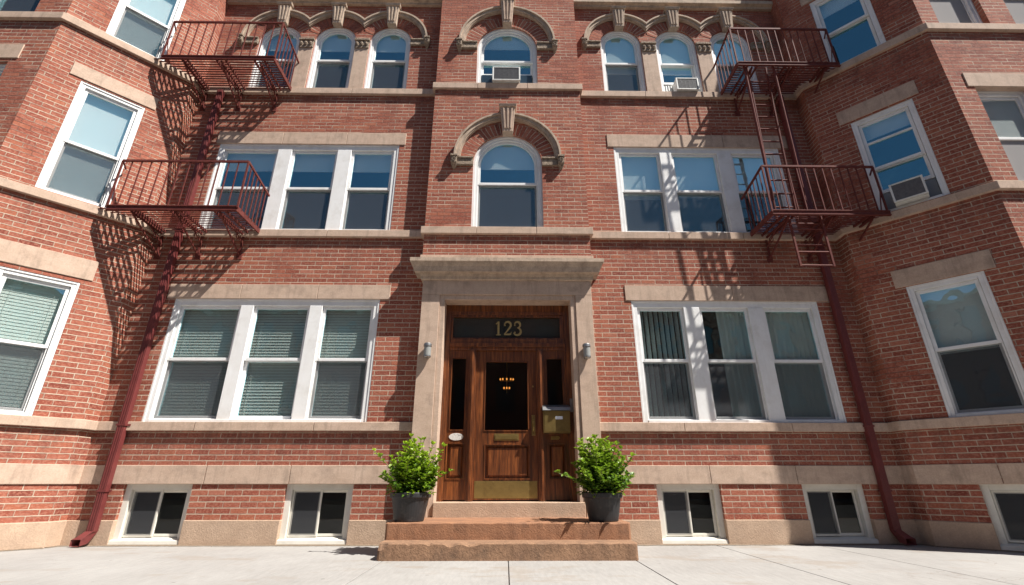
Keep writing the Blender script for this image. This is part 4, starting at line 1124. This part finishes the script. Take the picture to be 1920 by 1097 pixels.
# near pavement: slabs with real narrow joints, on a dark bed
sheet('pavement_bed', -60, 60, -4.25, .6, -.012, 'joint', .14)
mb = MB()
xs = [-60, -30, -15, -10.9, -6.05, -3.62, -1.20, .035, 1.30, 2.60, 3.85, 6.3, 8.8, 15, 30, 60]
ys = [(-4.25, -2.9), (-2.9, .6)]
for a, b in zip(xs, xs[1:]):
    for c, d in ys:
        g_ = .0045
        mb.hexa([(a + g_, c + g_, -.011), (b - g_, c + g_, -.011), (b - g_, d - g_, -.011), (a + g_, d - g_, -.011)], [(a + g_, c + g_, 0), (b - g_, c + g_, 0), (b - g_, d - g_, 0), (a + g_, d - g_, 0)])
pv = mb.build('pavement', 'ground', None, kind='structure', bevel=.004)
sheet('kerb', -60, 60, -4.41, -4.25, .002, 'stone_dark', .14)
sheet('kerb', -60, 60, -15.2, -15.02, .002, 'stone_dark', .14)
sheet('pavement', -60, 60, -18.4, -15.2, 0, 'ground', .15)
# dirt and grit along the foot of the wall
mb = MB(); rnd = random.Random(4)
line = [(-9.6, YF), (XLF, YF), (XL, -STUB), (XL, 0), (XR, 0), (XR, -STUB), (XRF, YF), (9.6, YF)]
op_ = offset_path(line, .03)
for i in range(len(op_) - 1):
    a, b = op_[i], op_[i + 1]; L = math.hypot(b[0] - a[0], b[1] - a[1]); dx, dy = (b[0] - a[0]) / L, (b[1] - a[1]) / L
    for k in range(int(L * 300)):
        t = rnd.random() * L; q = abs(rnd.gauss(0, .022)); s = rnd.uniform(.002, .008)
        c = Vector((a[0] + dx * t + dy * q, a[1] + dy * t - dx * q, s * .4))
        if -1.27 < c.x < 1.34: continue
        an = rnd.random() * 3; p = [c + Vector((math.cos(an + j * 1.57) * s, math.sin(an + j * 1.57) * s, rnd.uniform(-.3, .3) * s)) for j in range(4)]
        tp = c + Vector((0, 0, s * .8))
        for j in range(4): mb.face([p[j], p[(j + 1) % 4], tp])
gr = mb.build('grit', 'dirt', None, kind='stuff'); gr['label'] = 'brown grit and dirt gathered along the foot of the wall'; gr['category'] = 'grit'
mb = MB(); n = 240
from mathutils import noise as N_
for i in range(len(op_) - 1):
    a, b = line[i], line[i + 1]; L = math.hypot(b[0] - a[0], b[1] - a[1]); dx, dy = (b[0] - a[0]) / L, (b[1] - a[1]) / L; m = max(2, int(L * 14))
    for k in range(m):
        t0, t1 = L * k / m, L * (k + 1) / m
        def P(t, q, z): return (a[0] + dx * t + dy * q, a[1] + dy * t - dx * q, z)
        w0 = .075 + .03 * N_.noise(Vector((a[0] + dx * t0 * 6, i, 0))) + .014 * N_.noise(Vector(((a[0] + t0) * 31, i, 0)))
        w1 = .075 + .03 * N_.noise(Vector((a[0] + dx * t1 * 6, i, 0))) + .014 * N_.noise(Vector(((a[0] + t1) * 31, i, 0)))
        if -1.27 < a[0] + dx * t0 < 1.33 and i == 3: continue
        mb.face([P(t0, 0, .014), P(t1, 0, .014), P(t1, w1, .0035), P(t0, w0, .0035)])
db = mb.build('dirt', 'dirt', None, kind='stuff'); db['label'] = 'thin band of packed dirt where pavement meets the wall'; db['category'] = 'dirt'

# ------------------------------------------------------------------ building across the street (reflected in the glass)
OPP = Frame(0, -18.4, -1, 0, 0, 1)
ob_ = thing('brick_building', 'plain brown brick building on the far side of the street', 'building', (0, -18.4, 0))
mb = MB(); ops = []
for fl in range(3):
    for k in range(-9, 10): ops.append(dict(u0=k * 2.2 - .5, u1=k * 2.2 + .5, z0=1.2 + fl * 3, z1=2.9 + fl * 3))
wall_sheet(mb, OPP, -22, 22, 0, 9.6, ops)
mb.face([(-22, -18.4, 9.6), (22, -18.4, 9.6), (22, -28, 9.6), (-22, -28, 9.6)]); 
for X in (-22, 22): mb.face([(X, -18.4, 0), (X, -28, 0), (X, -28, 9.6), (X, -18.4, 9.6)])
mb.build('wall', 'brick', ob_)
for o in ops:
    mb = MB(); mb.box(OPP, o['u0'], o['u1'], -.2, -.16, o['z0'], o['z1']); mb.box(OPP, o['u0'], o['u1'], -.16, -.12, (o['z0'] + o['z1']) / 2 - .04, (o['z0'] + o['z1']) / 2 + .04)
    mb.build('window', 'acgrille', ob_)
mb = MB(); mb.box(OPP, -22.1, 22.1, -.1, .35, 9.6, 9.9); mb.build('cornice', 'stone_dark', ob_)

# ------------------------------------------------------------------ light and sky
SUN = Vector((2.04, -1.0, 3.2)).normalized()
el = math.asin(SUN.z); az = math.atan2(SUN.x, SUN.y)
w = bpy.data.worlds.new('World'); scene.world = w; w.use_nodes = True
nt = w.node_tree; g = NT(nt)
bg = nt.nodes['Background']
sky = nt.nodes.new('ShaderNodeTexSky'); sky.sky_type = 'NISHITA'; sky.sun_disc = False
sky.sun_elevation = el; sky.sun_rotation = az; sky.air_density = 1.0; sky.dust_density = .6; sky.ozone_density = 1.6
tc = g.n('ShaderNodeTexCoord').outputs['Generated']
cl = g.ramp(g.noise(g.mapping(tc, (1, 1, 2.6), (.3, .1, 0)), 2.1, 7, .62), [(.56, (0, 0, 0)), (.72, (1, 1, 1))])
skc = g.mix(g.math('MULTIPLY', cl, .55), sky.outputs[0], (6.5, 6.8, 7.2))
nt.links.new(skc, bg.inputs[0]); bg.inputs[1].default_value = .042
ld = bpy.data.lights.new('sun', 'SUN'); ld.energy = 5.0; ld.angle = R_(.53); ld.color = (1, .955, .88)
lo = bpy.data.objects.new('sun', ld); COL.objects.link(lo); lo.rotation_euler = (-SUN).to_track_quat('-Z', 'Y').to_euler()

# ------------------------------------------------------------------ camera
cd = bpy.data.cameras.new('camera'); cam = bpy.data.objects.new('camera', cd); COL.objects.link(cam)
cd.sensor_fit = 'HORIZONTAL'; cd.sensor_width = 36; cd.lens = 892.5 / 1920 * 36; cd.clip_end = 2000; cd.clip_start = .05
cam.location = (0, -6.6, .71)
pitch, yaw = .380823, -.013627
cam.rotation_mode = 'XYZ'; cam.rotation_euler = (math.pi / 2 + pitch, 0, yaw)
scene.camera = cam
vs = scene.view_settings; vs.view_transform = 'Standard'; vs.look = 'None'; vs.exposure = 0.96; vs.gamma = 1
scene.render.engine = 'CYCLES'
scene.cycles.max_bounces = 8; scene.cycles.transparent_max_bounces = 16
